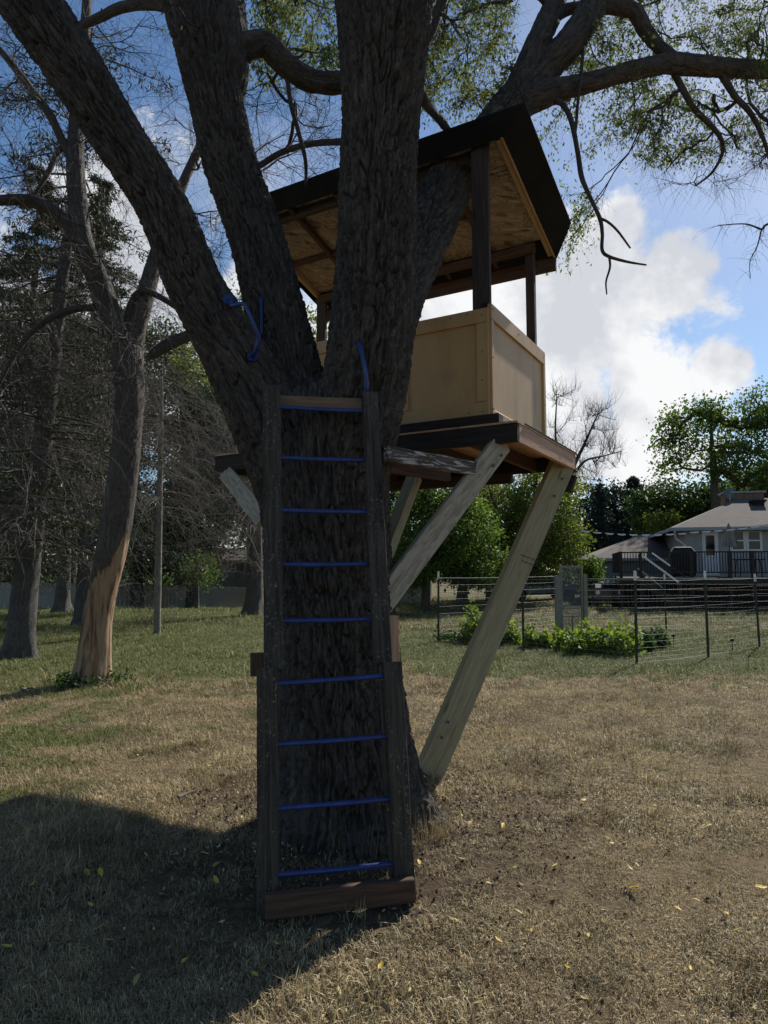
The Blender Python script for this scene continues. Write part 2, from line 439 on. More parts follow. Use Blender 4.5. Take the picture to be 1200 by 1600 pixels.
# lawn colour, shared by the soil sheet and the blades: green lawn, straw-brown dry patches, bare worn soil at the tree
def lawn_mix(N, wp):
    n1 = N.noise(wp, .55, 5, .62, .4); n2 = N.noise(wp, 2.6, 4, .6, .3)
    sp = N.n('ShaderNodeSeparateXYZ', out=None, i0=wp); x, y = sp.outputs[0], sp.outputs[1]
    fgp = N.math('MULTIPLY', N.step(N.noise(N.vm('ADD', wp, (3.1, 7.7, 0)), 1.1, 4, .6, .4), .54, .68), .34)
    far = N.step(N.math('ADD', y, N.math('MULTIPLY', N.math('SUBTRACT', n2, .5), 7.0)), 7.6, 12.4)
    left = N.step(N.math('MULTIPLY', x, -1.0), .2, 3.5)
    gl = N.math('MULTIPLY', left, N.step(y, 3.6, 6.5))
    strip = N.math('MULTIPLY', N.math('MULTIPLY', N.step(y, 9.6, 11.2), N.math('SUBTRACT', 1.0, N.step(y, 14.5, 18.0))), N.step(x, .0, 1.5))
    base = N.math('ADD', N.math('ADD', N.math('MULTIPLY', strip, .85), fgp),  N.math('ADD', N.math('MULTIPLY', far, .62), N.math('MULTIPLY', gl, .42)))
    g = N.math('ADD', base, N.math('ADD', N.math('MULTIPLY', N.math('SUBTRACT', n1, .5), 1.9), N.math('MULTIPLY', N.math('SUBTRACT', n2, .5), 1.9)), clamp=True)
    return g, n1, n2, x, y
m, N = newmat('thatch_and_soil')
wp = N.geo(); g, n1, n2, x, y = lawn_mix(N, wp)
f1 = N.noise(wp, 14, 6, .7, .5); f2 = N.noise(wp, 110, 4, .75)
th = N.mix(N.step(f1, .3, .7), (.115, .080, .046), (.22, .165, .098))
gr = N.mix(N.step(f1, .3, .7), (.060, .064, .026), (.105, .108, .045))
col = N.mix(N.step(g, .25, .8), th, gr)
rt = N.vm('DISTANCE', N.map(wp, (1, 1, 0)), (-.15, 4.3, 0), out=1)
soil = N.math('MULTIPLY', N.math('SUBTRACT', 1.0, N.step(N.math('ADD', rt, N.math('MULTIPLY', N.math('SUBTRACT', f1, .5), 1.6)), .75, 1.7)), .8)
col = N.mix(soil, col, (.060, .042, .029))
col = N.mix(N.math('MULTIPLY', N.step(f2, .35, .75), .5), col, N.mix(1.0, col, (.45, .42, .4), 'MULTIPLY'))
M['ground'] = finish(m, N, col, .95, N.bump(N.math('ADD', f1, N.math('MULTIPLY', f2, .6)), .9, .03), spec=.1)
m, N = newmat('grass_blades')
wp = N.geo(); g, n1, n2, x, y = lawn_mix(N, wp); r = N.attr('rnd', 'Fac')
dry = N.ramp(r, [(0, (.17, .120, .062)), (.4, (.335, .262, .146)), (.8, (.50, .415, .255)), (1, (.60, .53, .36))])
pat = N.noise(wp, 1.4, 5, .65, .5); dry = N.mix(1.0, dry, N.ramp(pat, [(.32, (.50, .45, .36)), (.46, (.85, .84, .80)), (.6, (1.1, 1.08, 1.0)), (.7, (1.3, 1.3, 1.25))]), 'MULTIPLY')
grn = N.ramp(r, [(0, (.065, .090, .022)), (.45, (.135, .162, .042)), (.75, (.22, .235, .078)), (1, (.36, .31, .17))])
k = N.step(N.math('ADD', g, N.math('MULTIPLY', N.math('SUBTRACT', r, .5), .35)), .30, .68)
col = N.mix(k, dry, grn)
M['grass'] = finish(m, N, col, .6, None, spec=.2, trans=(col, .25))

m, N = newmat('blue_enamel_metal')
co = N.geo(); a = N.noise(co, 45, 5, .7); b_ = N.noise(co, 9, 4, .6)
col = N.mix(N.step(b_, .35, .7), (.008, .026, .12), (.016, .044, .19)); col = N.mix(N.step(a, .64, .70), col, (.09, .10, .13)); col = N.mix(N.math('MULTIPLY', N.step(N.noise(co, 20, 4, .6), .6, .7), .5), col, (.03, .025, .02))
M['blue'] = finish(m, N, col, N.math('ADD', N.math('MULTIPLY', a, .4), .15), N.bump(a, .2, .002), spec=.5)
M['agedpine'] = wood('aged_pine', (.15, .095, .055), (.22, .145, .088), (.07, .042, .026), rough=.8)
M['wire'] = simple('galvanised_wire', (.10, .10, .10), .6, .3, .3)
M['tpost'] = simple('dark_green_steel_post', (.035, .045, .035), .6, .2, .4)
M['white'] = simple('white_paint', (.72, .73, .72), .5, 0, .4, .06)
M['greyshade'] = simple('grey_paint', (.30, .32, .34), .6, 0, .3, .08)
M['siding'] = simple('grey_vinyl_siding', (.36, .35, .33), .55, 0, .3, .05, 3)
M['sidingtan'] = simple('tan_metal_siding', (.27, .245, .19), .6, 0, .3, .08, 3)
M['sidinggreen'] = simple('pale_green_grey_siding', (.25, .275, .26), .6, 0, .3, .06, 3)
M['darkgap'] = simple('undercroft_shade_boards', (.020, .018, .017), .9, 0, .2)  # near-black colour carries the shade below the deck
M['black'] = simple('black_cover_cloth', (.012, .012, .014), .7, 0, .3)
M['carpaint'] = simple('dark_car_paint', (.012, .014, .018), .25, .2, .6)
M['brick'] = simple('brick_red', (.22, .12, .08), .85)
M['screen'] = None
m, N = newmat('insect_screen_mesh')
df = N.n('ShaderNodeBsdfPrincipled', Base_Color=(.10, .11, .115), Roughness=.7)
tp = N.n('ShaderNodeBsdfTransparent', Color=(1, 1, 1)); o = N.t.nodes.new('ShaderNodeOutputMaterial')
ms = N.n('ShaderNodeMixShader', i0=.34, i1=tp, i2=df); N.t.links.new(ms, o.inputs[0]); M['screen'] = m
m, N = newmat('window_glass')
M['glass'] = finish(m, N, (.010, .012, .014), .12, None, spec=.35)
m, N = newmat('asphalt_shingles')
wp = N.geo(); sp = N.n('ShaderNodeSeparateXYZ', out=None, i0=wp)
br = N.n('ShaderNodeTexBrick', out=0, Vector=N.map(N.coord('Object'), (1, 1, 1)), Color1=(.085, .075, .068), Color2=(.155, .135, .12), Mortar=(.045, .04, .037), Scale=1.0, Mortar_Size=.012, Brick_Width=.35, Row_Height=.14)
n = N.noise(wp, 25, 4, .7); col = N.mix(.5, br, N.mix(n, (.08, .07, .063), (.17, .15, .135)))
M['shingle'] = finish(m, N, col, .95, N.bump(n, .5, .01), spec=.15)

# ------------------------------------------------------------------ ground sheet
def warp_axis(n, a, lim):
    b = np.arcsinh(lim/a); return a*np.sinh(np.linspace(-1, 1, n)*b)
gx = warp_axis(380, 2.2, 600.); gy = warp_axis(380, 2.2, 600.)+4.5
XG, YG = np.meshgrid(gx, gy, indexing='ij')
ZG = terrain(XG, YG)
pp = np.stack([XG, YG, 0*XG], -1)
near = np.clip(1-np.hypot(XG, YG-4)/14, 0, 1)
ZG = ZG+near*(.012*vnoise(pp*9, 3)+.008*vnoise(pp*22, 4))
nx, ny = XG.shape; idx = np.arange(nx*ny).reshape(nx, ny)
Fq = np.stack([idx[:-1, :-1], idx[1:, :-1], idx[1:, 1:], idx[:-1, 1:]], -1).reshape(-1, 4)
link('ground', mesh_np('ground', np.stack([XG, YG, ZG], -1).reshape(-1, 3), Fq, True), M['ground'], kind='structure')

# ------------------------------------------------------------------ grass: instanced tufts
def tuft(name, nb, rad, L, lean, w, seed):
    r = np.random.default_rng(seed); V = []; F = []; C = []
    for i in range(nb):
        a = r.uniform(0, 2*pi); rr = rad*sqrt(r.uniform()); bx_, by_ = rr*cos(a), rr*sin(a)
        h = L*r.uniform(.5, 1.25); ln = r.uniform(.35, 1)*lean; ph = r.uniform(0, 2*pi); dx, dy = cos(ph), sin(ph)
        sx, sy = -dy*w/2, dx*w/2; n = len(V)
        p1 = (bx_+dx*h*.45*ln, by_+dy*h*.45*ln, h*.55*(1-.55*ln)); tw = r.uniform(-.4, .4)
        p2 = (bx_+(dx-dy*tw)*h*ln, by_+(dy+dx*tw)*h*ln, h*(1-.85*ln)*r.uniform(.7, 1.1))
        V += [(bx_-sx, by_-sy, -.01), (bx_+sx, by_+sy, -.01), (p1[0]-sx*.8, p1[1]-sy*.8, p1[2]), (p1[0]+sx*.8, p1[1]+sy*.8, p1[2]), p2]
        F += [(n, n+1, n+3, n+2)]; C += [r.uniform()]*5
    V = np.array(V); F = np.array(F); T = np.array([(4*0+i*5+2, i*5+3, i*5+4) for i in range(nb)])
    me = mesh_np(name, V, [F, T], False, {'rnd': np.array(C)}); me.materials.append(M['grass'])
    return bpy.data.objects.new(name, me)
tufts = [tuft('grass_tuft', 46, .085, .038, 1.05, .0026, 1), tuft('grass_tuft', 46, .085, .046, 1.0, .0026, 2), tuft('grass_tuft', 40, .08, .045, 1.05, .003, 3), tuft('grass_tuft', 30, .05, .085, .7, .003, 4)]
pts = []; rots = []; scs = []; vi = []
def scatter(n, y0, y1, scl, wide=.85):
    y = np.sqrt(rng.uniform(y0**2, y1**2, n)); x = rng.uniform(-1, 1, n)*(y*wide+.6)
    m_ = np.hypot(x+.17, y-4.24) > .58
    # thinner where the soil is worn by the tree
    rr = np.hypot(x+.15, y-4.3); m_ &= ~((rr < 1.3) & (rng.uniform(size=n) < .55))
    bare_ = fbm(np.stack([x*.9, y*.9, 0*x], -1), 3, 61)
    m_ &= ~((bare_ > .14) & (rng.uniform(size=n) < .62) & (y < 9))
    m_ &= ~((x > -.66) & (x < .22) & (y > 2.95) & (y < 3.5) & (rng.uniform(size=n) < .7))
    x, y = x[m_], y[m_]; n = len(x)
    pp = np.stack([x, y, 0*x], -1)
    z = terrain(x, y)
    hh = 1+.5*vnoise(pp*1.1, 21)
    pts.append(np.stack([x, y, z], 1)); rots.append(np.stack([rng.uniform(-.12, .12, n), rng.uniform(-.12, .12, n), rng.uniform(0, 6.28, n)], 1))
    s = scl*rng.uniform(.7, 1.3, n)*hh; scs.append(s)
    v = rng.integers(0, 3, n); v[(rng.uniform(size=n) < .05)] = 3; vi.append(v)
scatter(17000, 1.4, 4.5, 1.0)
scatter(24000, 4.5, 9, 1.15)
scatter(20000, 9, 18, 1.7)
scatter(16000, 18, 40, 3.0)
PT = np.concatenate(pts); RT = np.concatenate(rots); SC = np.concatenate(scs); VI = np.concatenate(vi)
def instancer(name, PT, RT, SC, VI, protos, **kw):
    me = bpy.data.meshes.new(name); me.vertices.add(len(PT)); me.vertices.foreach_set('co', PT.astype(np.float32).ravel())
    a = me.attributes.new('rot', 'FLOAT_VECTOR', 'POINT'); a.data.foreach_set('vector', RT.astype(np.float32).ravel())
    a = me.attributes.new('sc', 'FLOAT', 'POINT'); a.data.foreach_set('value', SC.astype(np.float32))
    a = me.attributes.new('vi', 'INT', 'POINT'); a.data.foreach_set('value', VI.astype(np.int32))
    me.materials.append(protos[0].data.materials[0]); me.update()
    ob = link(name, me, **kw)
    ng = bpy.data.node_groups.new(name+'_scatter', 'GeometryNodeTree')
    ng.interface.new_socket('Geometry', in_out='INPUT', socket_type='NodeSocketGeometry')
    ng.interface.new_socket('Geometry', in_out='OUTPUT', socket_type='NodeSocketGeometry')
    gi = ng.nodes.new('NodeGroupInput'); go = ng.nodes.new('NodeGroupOutput')
    jn = ng.nodes.new('GeometryNodeJoinGeometry')
    acc = []
    for p in protos:
        oi = ng.nodes.new('GeometryNodeObjectInfo'); oi.inputs['Object'].default_value = p; oi.inputs['As Instance'].default_value = True
        acc.append(oi)
    for oi in reversed(acc): ng.links.new(oi.outputs['Geometry'], jn.inputs[0])
    ip = ng.nodes.new('GeometryNodeInstanceOnPoints'); ip.inputs['Pick Instance'].default_value = True
    def na(nm, t):
        x = ng.nodes.new('GeometryNodeInputNamedAttribute'); x.data_type = t; x.inputs[0].default_value = nm; return x.outputs[0]
    ng.links.new(gi.outputs[0], ip.inputs['Points']); ng.links.new(jn.outputs[0], ip.inputs['Instance'])
    ng.links.new(na('vi', 'INT'), ip.inputs['Instance Index']); ng.links.new(na('rot', 'FLOAT_VECTOR'), ip.inputs['Rotation']); ng.links.new(na('sc', 'FLOAT'), ip.inputs['Scale'])
    ng.links.new(ip.outputs[0], go.inputs[0])
    md = ob.modifiers.new('scatter', 'NODES'); md.node_group = ng
    return ob
instancer('grass', PT, RT, SC, VI, tufts, kind='stuff', label='short lawn grass, straw brown in front and greener behind', cat='grass')

# ------------------------------------------------------------------ trees
def catmull(pts, ds):
    pts = np.array(pts, float); out = []
    P_ = np.vstack([2*pts[0]-pts[1], pts, 2*pts[-1]-pts[-2]])
    for i in range(1, len(P_)-2):
        p0, p1, p2, p3 = P_[i-1:i+3]; n = max(1, int(np.linalg.norm((p2-p1)[:3])/ds))
        t = np.linspace(0, 1, n, endpoint=False)[:, None]
        out.append(.5*((2*p1)+(-p0+p2)*t+(2*p0-5*p1+4*p2-p3)*t**2+(-p0+3*p1-3*p2+p3)*t**3))
    out.append(pts[-1:]); return np.vstack(out)
def bark_disp(co, A, fr):
    """interlacing long ridges with deep furrows"""
    q = co*fr
    wv = np.stack([vnoise(q*.55+7, 11), vnoise(q*.55+19, 12), vnoise(q*.4+3, 13)], -1)*.6
    a = np.abs(vnoise(q+wv, 14)); b = np.abs(vnoise(q*1.9+wv*1.5+31, 15)); c = vnoise(q*4.3, 16)
    ridge = np.clip(a*5.0, 0, 1)
    r2 = np.clip(b*4.2, 0, 1)
    cr = np.clip(np.abs(vnoise(co*np.array([fr*.55, fr*.55, fr*1.9])+wv, 17))*5, 0, 1)
    return A*(ridge*.72+r2*.50*ridge+c*.26+cr*.10*ridge+.16*vnoise(q*8.5, 18)-.75)
def limb(spec, A=.022, da=.013, ds=.016, fr=17., flare=None, wob=.03, z_stretch=.24, seed=0):
    """spec: (px, py, Y, width px). Returns V, F, bark_co"""
    K = []
    for px, py, Y, w in spec:
        p = P(px, py, Y); dep = (p-CC)@FW
        K.append([*p, w/2*dep/FPX])
    C = catmull(K, ds); pts, rad = C[:, :3], C[:, 3]
    d = np.gradient(pts, axis=0); d /= np.linalg.norm(d, axis=1)[:, None]
    s = np.concatenate([[0], np.cumsum(np.linalg.norm(np.diff(pts, axis=0), axis=1))])
    n = max(7, int(2*pi*rad.max()/da)); U = np.zeros_like(pts); u = np.cross(d[0], [0, 1, .01]); u /= np.linalg.norm(u)
    for i in range(len(pts)):
        u = u-d[i]*(u@d[i]); u /= np.linalg.norm(u); U[i] = u
    Wv = np.cross(d, U); a = np.linspace(0, 2*pi, n, endpoint=False)
    ca, sa = np.cos(a), np.sin(a); R0 = max(rad.mean(), .03)
    bc = np.stack([np.broadcast_to(R0*ca, (len(pts), n)), np.broadcast_to(R0*sa, (len(pts), n)), np.broadcast_to((s*z_stretch+seed*3.7)[:, None], (len(pts), n))], -1)
    nrm = U[:, None, :]*ca[None, :, None]+Wv[:, None, :]*sa[None, :, None]
    R = rad[:, None]*(1+wob*1.8*vnoise(bc*5+seed, 31)+wob*.7*vnoise(bc*11+seed, 32))
    if flare is not None: R = R+flare(pts, a, nrm)
    AA = A*np.clip(rad/.12, .15, 1)[:, None]
    R = R+bark_disp(bc, 1.0, fr)*AA
    V = pts[:, None, :]+nrm*R[..., None]
    idx = np.arange(len(pts)*n).reshape(len(pts), n); nx_ = np.roll(idx, -1, 1)
    F = np.stack([idx[:-1], nx_[:-1], nx_[1:], idx[1:]], -1).reshape(-1, 4)
    V = V.reshape(-1, 3); e0, e1_ = len(V), len(V)+1
    V = np.vstack([V, pts[:1], pts[-1:]]); bc = np.vstack([bc.reshape(-1, 3), bc[0, :1], bc[-1, :1]])
    T = np.concatenate([np.stack([nx_[0], idx[0], np.full(n, e0)], 1), np.stack([idx[-1], nx_[-1], np.full(n, e1_)], 1)])
    return V, F, T, bc, pts, rad
def join_limbs(Ls):
    V = []; F = []; T = []; B = []; o = 0
    for l in Ls:
        V.append(l[0]); F.append(l[1]+o); T.append(l[2]+o); B.append(l[3]); o += len(l[0])
    return np.vstack(V), [np.vstack(F), np.vstack(T)], {'bark_co': np.vstack(B)}

class Skel:
    """grows twigs from given limbs towards target points; radii follow the number of tips carried"""
    def __init__(s): s.P = []; s.par = []; s.chains = []; s.rbase = []
    def add_path(s, pts, rad):
        i0 = len(s.P); st = max(1, int(len(pts)/40)) if len(pts) > 60 else 1
        for p, r in zip(pts[::st], rad[::st]): s.P.append(np.array(p)); s.par.append(-1); s.rbase.append(r)
    def grow(s, targets, seg=.12, wig=.25, sag=.15, rlim=9, upb=.0, back=.35):
        s.nb = len(s.P)
        cap = len(s.P)+len(targets)*60; A = np.zeros((cap, 3)); A[:len(s.P)] = np.array(s.P); n = len(s.P)
        par = -np.ones(cap, int); tips = []
        base = A[:n].copy()
        dmin = [np.min(np.linalg.norm(base-t, axis=1)) for t in targets]
        for ti in np.argsort(dmin):
            t = targets[ti]; D = A[:n]-t; dd = np.sqrt((D*D).sum(1)); j = int(np.argmin(dd))
            # leave from a little further back, so that twigs join at sharp angles
            L0 = dd[j]; k = j
            while par[k] >= 0 and np.linalg.norm(A[k]-A[j]) < back*L0: k = par[k]
            j = k; p = A[j].copy(); L = np.linalg.norm(t-p)
            if L < .02: continue
            m_ = max(2, min(40, int(L/seg)+1))
            dirn = (t-p)/L; perp = rng.normal(size=3); perp -= dirn*(perp@dirn); perp /= np.linalg.norm(perp)+1e-9
            amp = L*wig*rng.uniform(.2, .6); ph = rng.uniform(.6, 1.4); chain = [j]
            jit = rng.normal(size=(m_+1, 3))*seg*wig*.35
            for i in range(1, m_+1):
                u = i/m_
                q = p+(t-p)*u+perp*amp*sin(pi*u*ph)*(1 if ph <= 1 else 1)*(1-u*.3)+np.array([0, 0, 1])*sag*L*sin(pi*u)*.5+jit[i]*(i < m_)
                A[n] = q; par[n] = chain[-1]; chain.append(n); n += 1
            tips.append(n-1); s.chains.append(chain)
        s.A = A[:n]; s.parr = par[:n]; s.tips = tips
        cnt = np.zeros(n)
        for t in tips: cnt[t] += 1
        for i in range(n-1, s.nb-1, -1):
            if par[i] >= 0: cnt[par[i]] += cnt[i]
        s.cnt = cnt
    def tubes(s, r0=.0035, ex=.5, rmax=.06, k=4):
        V = []; F = []; B = []; o = 0
        ang = 2*pi*np.arange(k)/k
        for ch in s.chains:
            pts = s.A[ch]; r = np.minimum(r0*np.maximum(s.cnt[ch], 1)**ex, rmax); r[0] = r[1] if len(r) > 1 else r[0]
            r[-1] *= .5
            d = np.gradient(pts, axis=0); d /= np.linalg.norm(d, axis=1)[:, None]+1e-9
            u = np.cross(d, [.3, .2, .93]); u /= np.linalg.norm(u, axis=1)[:, None]+1e-9; w = np.cross(d, u)
            ring = pts[:, None, :]+r[:, None, None]*(u[:, None, :]*np.cos(ang)[None, :, None]+w[:, None, :]*np.sin(ang)[None, :, None])
            m_ = len(pts); idx = o+np.arange(m_*k).reshape(m_, k); nx_ = np.roll(idx, -1, 1)
            V.append(ring.reshape(-1, 3)); F.append(np.stack([idx[:-1], nx_[:-1], nx_[1:], idx[1:]], -1).reshape(-1, 4)); o += m_*k
        V = np.vstack(V); return V, np.vstack(F)
def twiglets(src, dirs, n, L0, L1, r, gravity=-.3, seed=1, segs=3, k=3, spread=1.0):
    """n short thin side shoots from random points of src (m,3)"""
    g = np.random.default_rng(seed); i = g.integers(0, len(src), n)
    p = src[i]; d = g.normal(size=(n, 3))*spread+dirs[i]*.9; d /= np.linalg.norm(d, axis=1)[:, None]
    L = g.uniform(L0, L1, n)[:, None]; pts = [p]; q = p
    for s_ in range(segs):
        d = d+g.normal(size=(n, 3))*.22+np.array([0, 0, gravity])/segs; d /= np.linalg.norm(d, axis=1)[:, None]
        q = q+d*L/segs; pts.append(q)
    Pn = np.stack(pts, 1)
    rr = np.linspace(1, .35, segs+1)[None, :]*r
    u = np.cross(d, [.31, .22, .92]); u /= np.linalg.norm(u, axis=1)[:, None]+1e-9; w = np.cross(d, u)
    ang = 2*pi*np.arange(k)/k
    ring = Pn[:, :, None, :]+rr[:, :, None, None]*(u[:, None, None, :]*np.cos(ang)[None, None, :, None]+w[:, None, None, :]*np.sin(ang)[None, None, :, None])
    m_ = segs+1; idx = np.arange(n*m_*k).reshape(n, m_, k); nx_ = np.roll(idx, -1, 2)
    F = np.stack([idx[:, :-1], nx_[:, :-1], nx_[:, 1:], idx[:, 1:]], -1).reshape(-1, 4)
    return ring.reshape(-1, 3), F, Pn.reshape(-1, 3), np.repeat(d, m_, 0)
def leaves(cen, size, aspect=.45, seed=0, droop=.3, jitter=0.0, folded=True):
    """diamond leaves, two triangles folded along the midrib"""
    g = np.random.default_rng(seed); n = len(cen)
    c = cen+g.normal(size=(n, 3))*jitter
    d = g.normal(size=(n, 3)); d[:, 2] -= droop*1.6; d /= np.linalg.norm(d, axis=1)[:, None]
    s_ = np.cross(d, g.normal(size=(n, 3))); s_ /= np.linalg.norm(s_, axis=1)[:, None]; nn = np.cross(d, s_)
    L = (size*g.uniform(.6, 1.25, n))[:, None]; w = L*aspect/2
    a = c; b = c+d*L; m1_ = c+d*L*.45+s_*w+nn*w*.4; m2_ = c+d*L*.45-s_*w+nn*w*.4
    V = np.stack([a, m1_, b, m2_], 1).reshape(-1, 3); i = np.arange(n)*4
    F = np.concatenate([np.stack([i, i+1, i+2], 1), np.stack([i, i+2, i+3], 1)])
    return V, F, np.repeat(g.uniform(size=n), 4)
def blob_pts(blobs, per, g, shell=.45):
    """cluster centres spread through ellipsoids, denser to the outside"""
    out = []
    for (c, r), n in zip(blobs, per):
        v = g.normal(size=(n, 3)); v /= np.linalg.norm(v, axis=1)[:, None]
        out.append(np.array(c)+v*np.array(r)*(g.uniform(shell**3, 1, n)**(1/3))[:, None])
    return np.vstack(out)
def leafy_tree(name, label, base, spec, blobs, nclus, per, csize, lsize, mleaf, mbark, seed=1, cat='tree', group=None, limbs_A=.01, bare=0, r0=.012, fringe=0.0, lod_tw=True, droop=.3):
    """trunk + limbs grown to clumps of leaf-sized faces. spec: trunk path in world (x,y,z,r)"""
    t = thing(name, label, cat, base, group); g = np.random.default_rng(seed)
    sp = np.array(spec, float)
    C = catmull(sp, .25); pts, rad = C[:, :3], C[:, 3]
    tot = sum(np.prod(r)**(2/3) for _, r in blobs); pern = [max(3, int(nclus*np.prod(r)**(2/3)/tot)) for _, r in blobs]
    cl = blob_pts(blobs, pern, g)
    sk = Skel(); sk.add_path(pts, rad); sk.grow(list(cl[g.permutation(len(cl))[:min(len(cl), 260)]]), seg=.6, wig=.22, sag=-.1, back=.3)
    V, F = sk.tubes(r0=r0, ex=.5, rmax=rad.max()*.55, k=5)
    b = MB(); b.tube(pts, list(rad), 9)
    me_v = np.array(b.v); f4 = np.array([f for f in b.f if len(f) == 4])
    tv = np.vstack([me_v, V]); tf = np.vstack([f4, F+len(me_v)])
    L = Vector(base)
    ob = link('trunk', mesh_np('trunk', tv-np.array(L), tf, True, {'bark_co': tv*.4}), mbark, t, L)
    V2 = []
    cc = np.repeat(cl, per, 0); off = g.normal(size=cc.shape)*csize; off[:, 2] *= .75
    keep = g.uniform(size=len(cc)) < 1.0
    pos = (cc+off)[keep]
    V, F, R = leaves(pos, lsize, .62, seed+5, droop=droop)
    link('crown', mesh_np('crown', V-np.array(L), F, False, {'rnd': R}), mleaf, t, L)
    return t

# ================================================================== THE BIG TREE
def flare(pts, a, nrm):
    # root flare with lobes near the soil
    h = pts[:, 2]; k = np.exp(-np.maximum(h, 0)/.20)[:, None]
    az = np.arctan2(nrm[..., 1], nrm[..., 0])
    lob = .055+.12*np.clip(np.cos(az-.15), 0, 1)**7+.10*np.clip(np.cos(az-2.6), 0, 1)**6+.07*np.clip(np.cos(az+1.9), 0, 1)**8+.09*np.clip(np.cos(az-1.2), 0, 1)**8+.05*np.clip(np.cos(az+1.0), 0, 1)**9
    k2 = np.exp(-np.maximum(h, 0)/.75)[:, None]
    return k*lob*1.15+k2*.05*np.cos(az*5+1)*.5
BO = dict(A=.030, fr=13.)
bole = limb([(550, 1385, 4.22, 222), (549, 1340, 4.22, 216), (543, 1230, 4.26, 203), (535, 1130, 4.29, 191), (525, 1000, 4.32, 180), (514, 880, 4.32, 182), (508, 780, 4.34, 190), (500, 700, 4.40, 200), (495, 655, 4.48, 165), (492, 625, 4.55, 90)], flare=flare, seed=1, A=.042, fr=40, ds=.009, da=.0075, z_stretch=.165)
LA = limb([(490, 860, 4.42, 120), (455, 740, 4.30, 124), (415, 652, 4.22, 112), (385, 592, 4.18, 100), (350, 530, 4.14, 88), (304, 446, 4.1, 80), (253, 322, 4.05, 75), (184, 216, 4.0, 74), (125, 122, 3.95, 78), (50, 10, 3.9, 86), (-40, -130, 3.85, 84), (-130, -300, 3.8, 74), (-200, -480, 3.7, 60)], seed=2, A=.030, fr=43, ds=.010, da=.0075, z_stretch=.165)
LB = limb([(495, 800, 4.5, 120), (468, 660, 4.5, 110), (442, 545, 4.55, 92), (420, 450, 4.6, 82), (396, 360, 4.65, 76), (363, 262, 4.7, 76), (341, 170, 4.72, 76), (322, 80, 4.75, 86), (302, 0, 4.8, 92), (280, -110, 4.85, 84), (262, -250, 4.9, 70), (240, -420, 5.0, 56)], seed=3, A=.030, fr=43, ds=.010, da=.0075, z_stretch=.165)
LB2 = limb([(345, 190, 4.74, 56), (356, 110, 4.74, 60), (356, 60, 4.75, 62), (350, -20, 4.8, 60), (340, -140, 4.9, 50), (330, -300, 5.1, 40)], seed=4, A=.02)
LB3 = limb([(352, 92, 4.75, 40), (385, 74, 4.76, 36), (412, 68, 4.8, 34), (430, 84, 4.84, 34), (455, 108, 4.9, 34), (490, 127, 4.95, 32), (540, 128, 5.0, 30), (600, 112, 5.1, 26), (660, 70, 5.3, 20), (700, -20, 5.5, 14)], seed=5, A=.018, da=.01)
LC = limb([(515, 850, 4.32, 140), (540, 720, 4.25, 134), (566, 610, 4.18, 124), (581, 490, 4.14, 119), (588, 375, 4.12, 113), (590, 262, 4.1, 112), (595, 176, 4.08, 114), (600, 60, 4.05, 132), (604, -30, 4.03, 146), (612, -150, 4.0, 142), (622, -320, 3.95, 120), (630, -520, 3.9, 90)], seed=6, A=.036, fr=41, ds=.009, da=.0075, z_stretch=.165)
LD = limb([(585, 570, 4.35, 90), (612, 470, 4.5, 88), (646, 392, 4.75, 86), (682, 325, 5.05, 80), (714, 270, 5.38, 70), (762, 218, 5.8, 62), (806, 160, 6.1, 58), (836, 124, 6.25, 46), (852, 100, 6.3, 30)], seed=7, A=.030, fr=41, ds=.010, da=.008, z_stretch=.165)
E1 = limb([(800, 170, 6.08, 46), (820, 112, 6.15, 36), (850, 45, 6.3, 34), (868, 0, 6.5, 32), (888, -90, 6.8, 28), (900, -220, 7.1, 20)], seed=8, A=.018)
E2 = limb([(808, 162, 6.1, 50), (845, 115, 6.22, 44), (885, 75, 6.2, 44), (915, 33, 6.3, 42), (936, -12, 6.4, 40), (962, -90, 6.5, 34), (990, -220, 6.7, 26)], seed=9, A=.018)
E3 = limb([(806, 165, 6.1, 46), (848, 148, 6.12, 38), (885, 138, 6.14, 31), (925, 128, 6.15, 27), (975, 114, 6.2, 26), (1020, 104, 6.3, 27), (1061, 100, 6.4, 29), (1130, 106, 6.5, 27), (1200, 108, 6.6, 25), (1300, 98, 6.8, 22), (1440, 60, 7, 17), (1600, 0, 7.4, 10)], seed=10, A=.018)
E2b = limb([(928, 8, 6.38, 24), (960, 10, 6.4, 22), (990, 18, 6.42, 22), (1010, 50, 6.45, 21), (1028, 72, 6.45, 19), (1050, 88, 6.42, 17), (1075, 104, 6.42, 14)], seed=11, A=.014)
E1b = limb([(845, 40, 6.35, 20), (880, 18, 6.45, 17), (905, 10, 6.4, 14)], seed=12, A=.012)
E5 = limb([(1050, 108, 6.42, 11), (1067, 140, 6.45, 10), (1085, 170, 6.5, 9), (1110, 195, 6.6, 8), (1127, 218, 6.7, 6.5), (1128, 242, 6.75, 5), (1112, 270, 6.8, 3.5), (1088, 290, 6.8, 2.2)], seed=13, A=.01)
E6 = limb([(1125, 112, 6.5, 11), (1148, 150, 6.55, 9), (1172, 176, 6.6, 8), (1192, 215, 6.7, 6), (1206, 262, 6.8, 4)], seed=14, A=.01)
LX = limb([(590, 190, 4.3, 22), (650, 140, 4.7, 17), (662, 158, 4.9, 15), (688, 188, 5.3, 13), (720, 230, 5.7, 8)], seed=15, A=.01)
LY = limb([(640, 215, 4.3, 16), (560, 222, 5.0, 13), (520, 222, 5.3, 10), (480, 226, 5.5, 9), (440, 238, 5.7, 9), (400, 262, 5.9, 9), (330, 300, 6.2, 7)], seed=16, A=.006)
LZ = limb([(268, 8, 4.8, 24), (236, 6, 4.9, 18), (190, 12, 5.1, 16), (131, 38, 5.4, 13), (60, 60, 5.8, 8)], seed=17, A=.008)
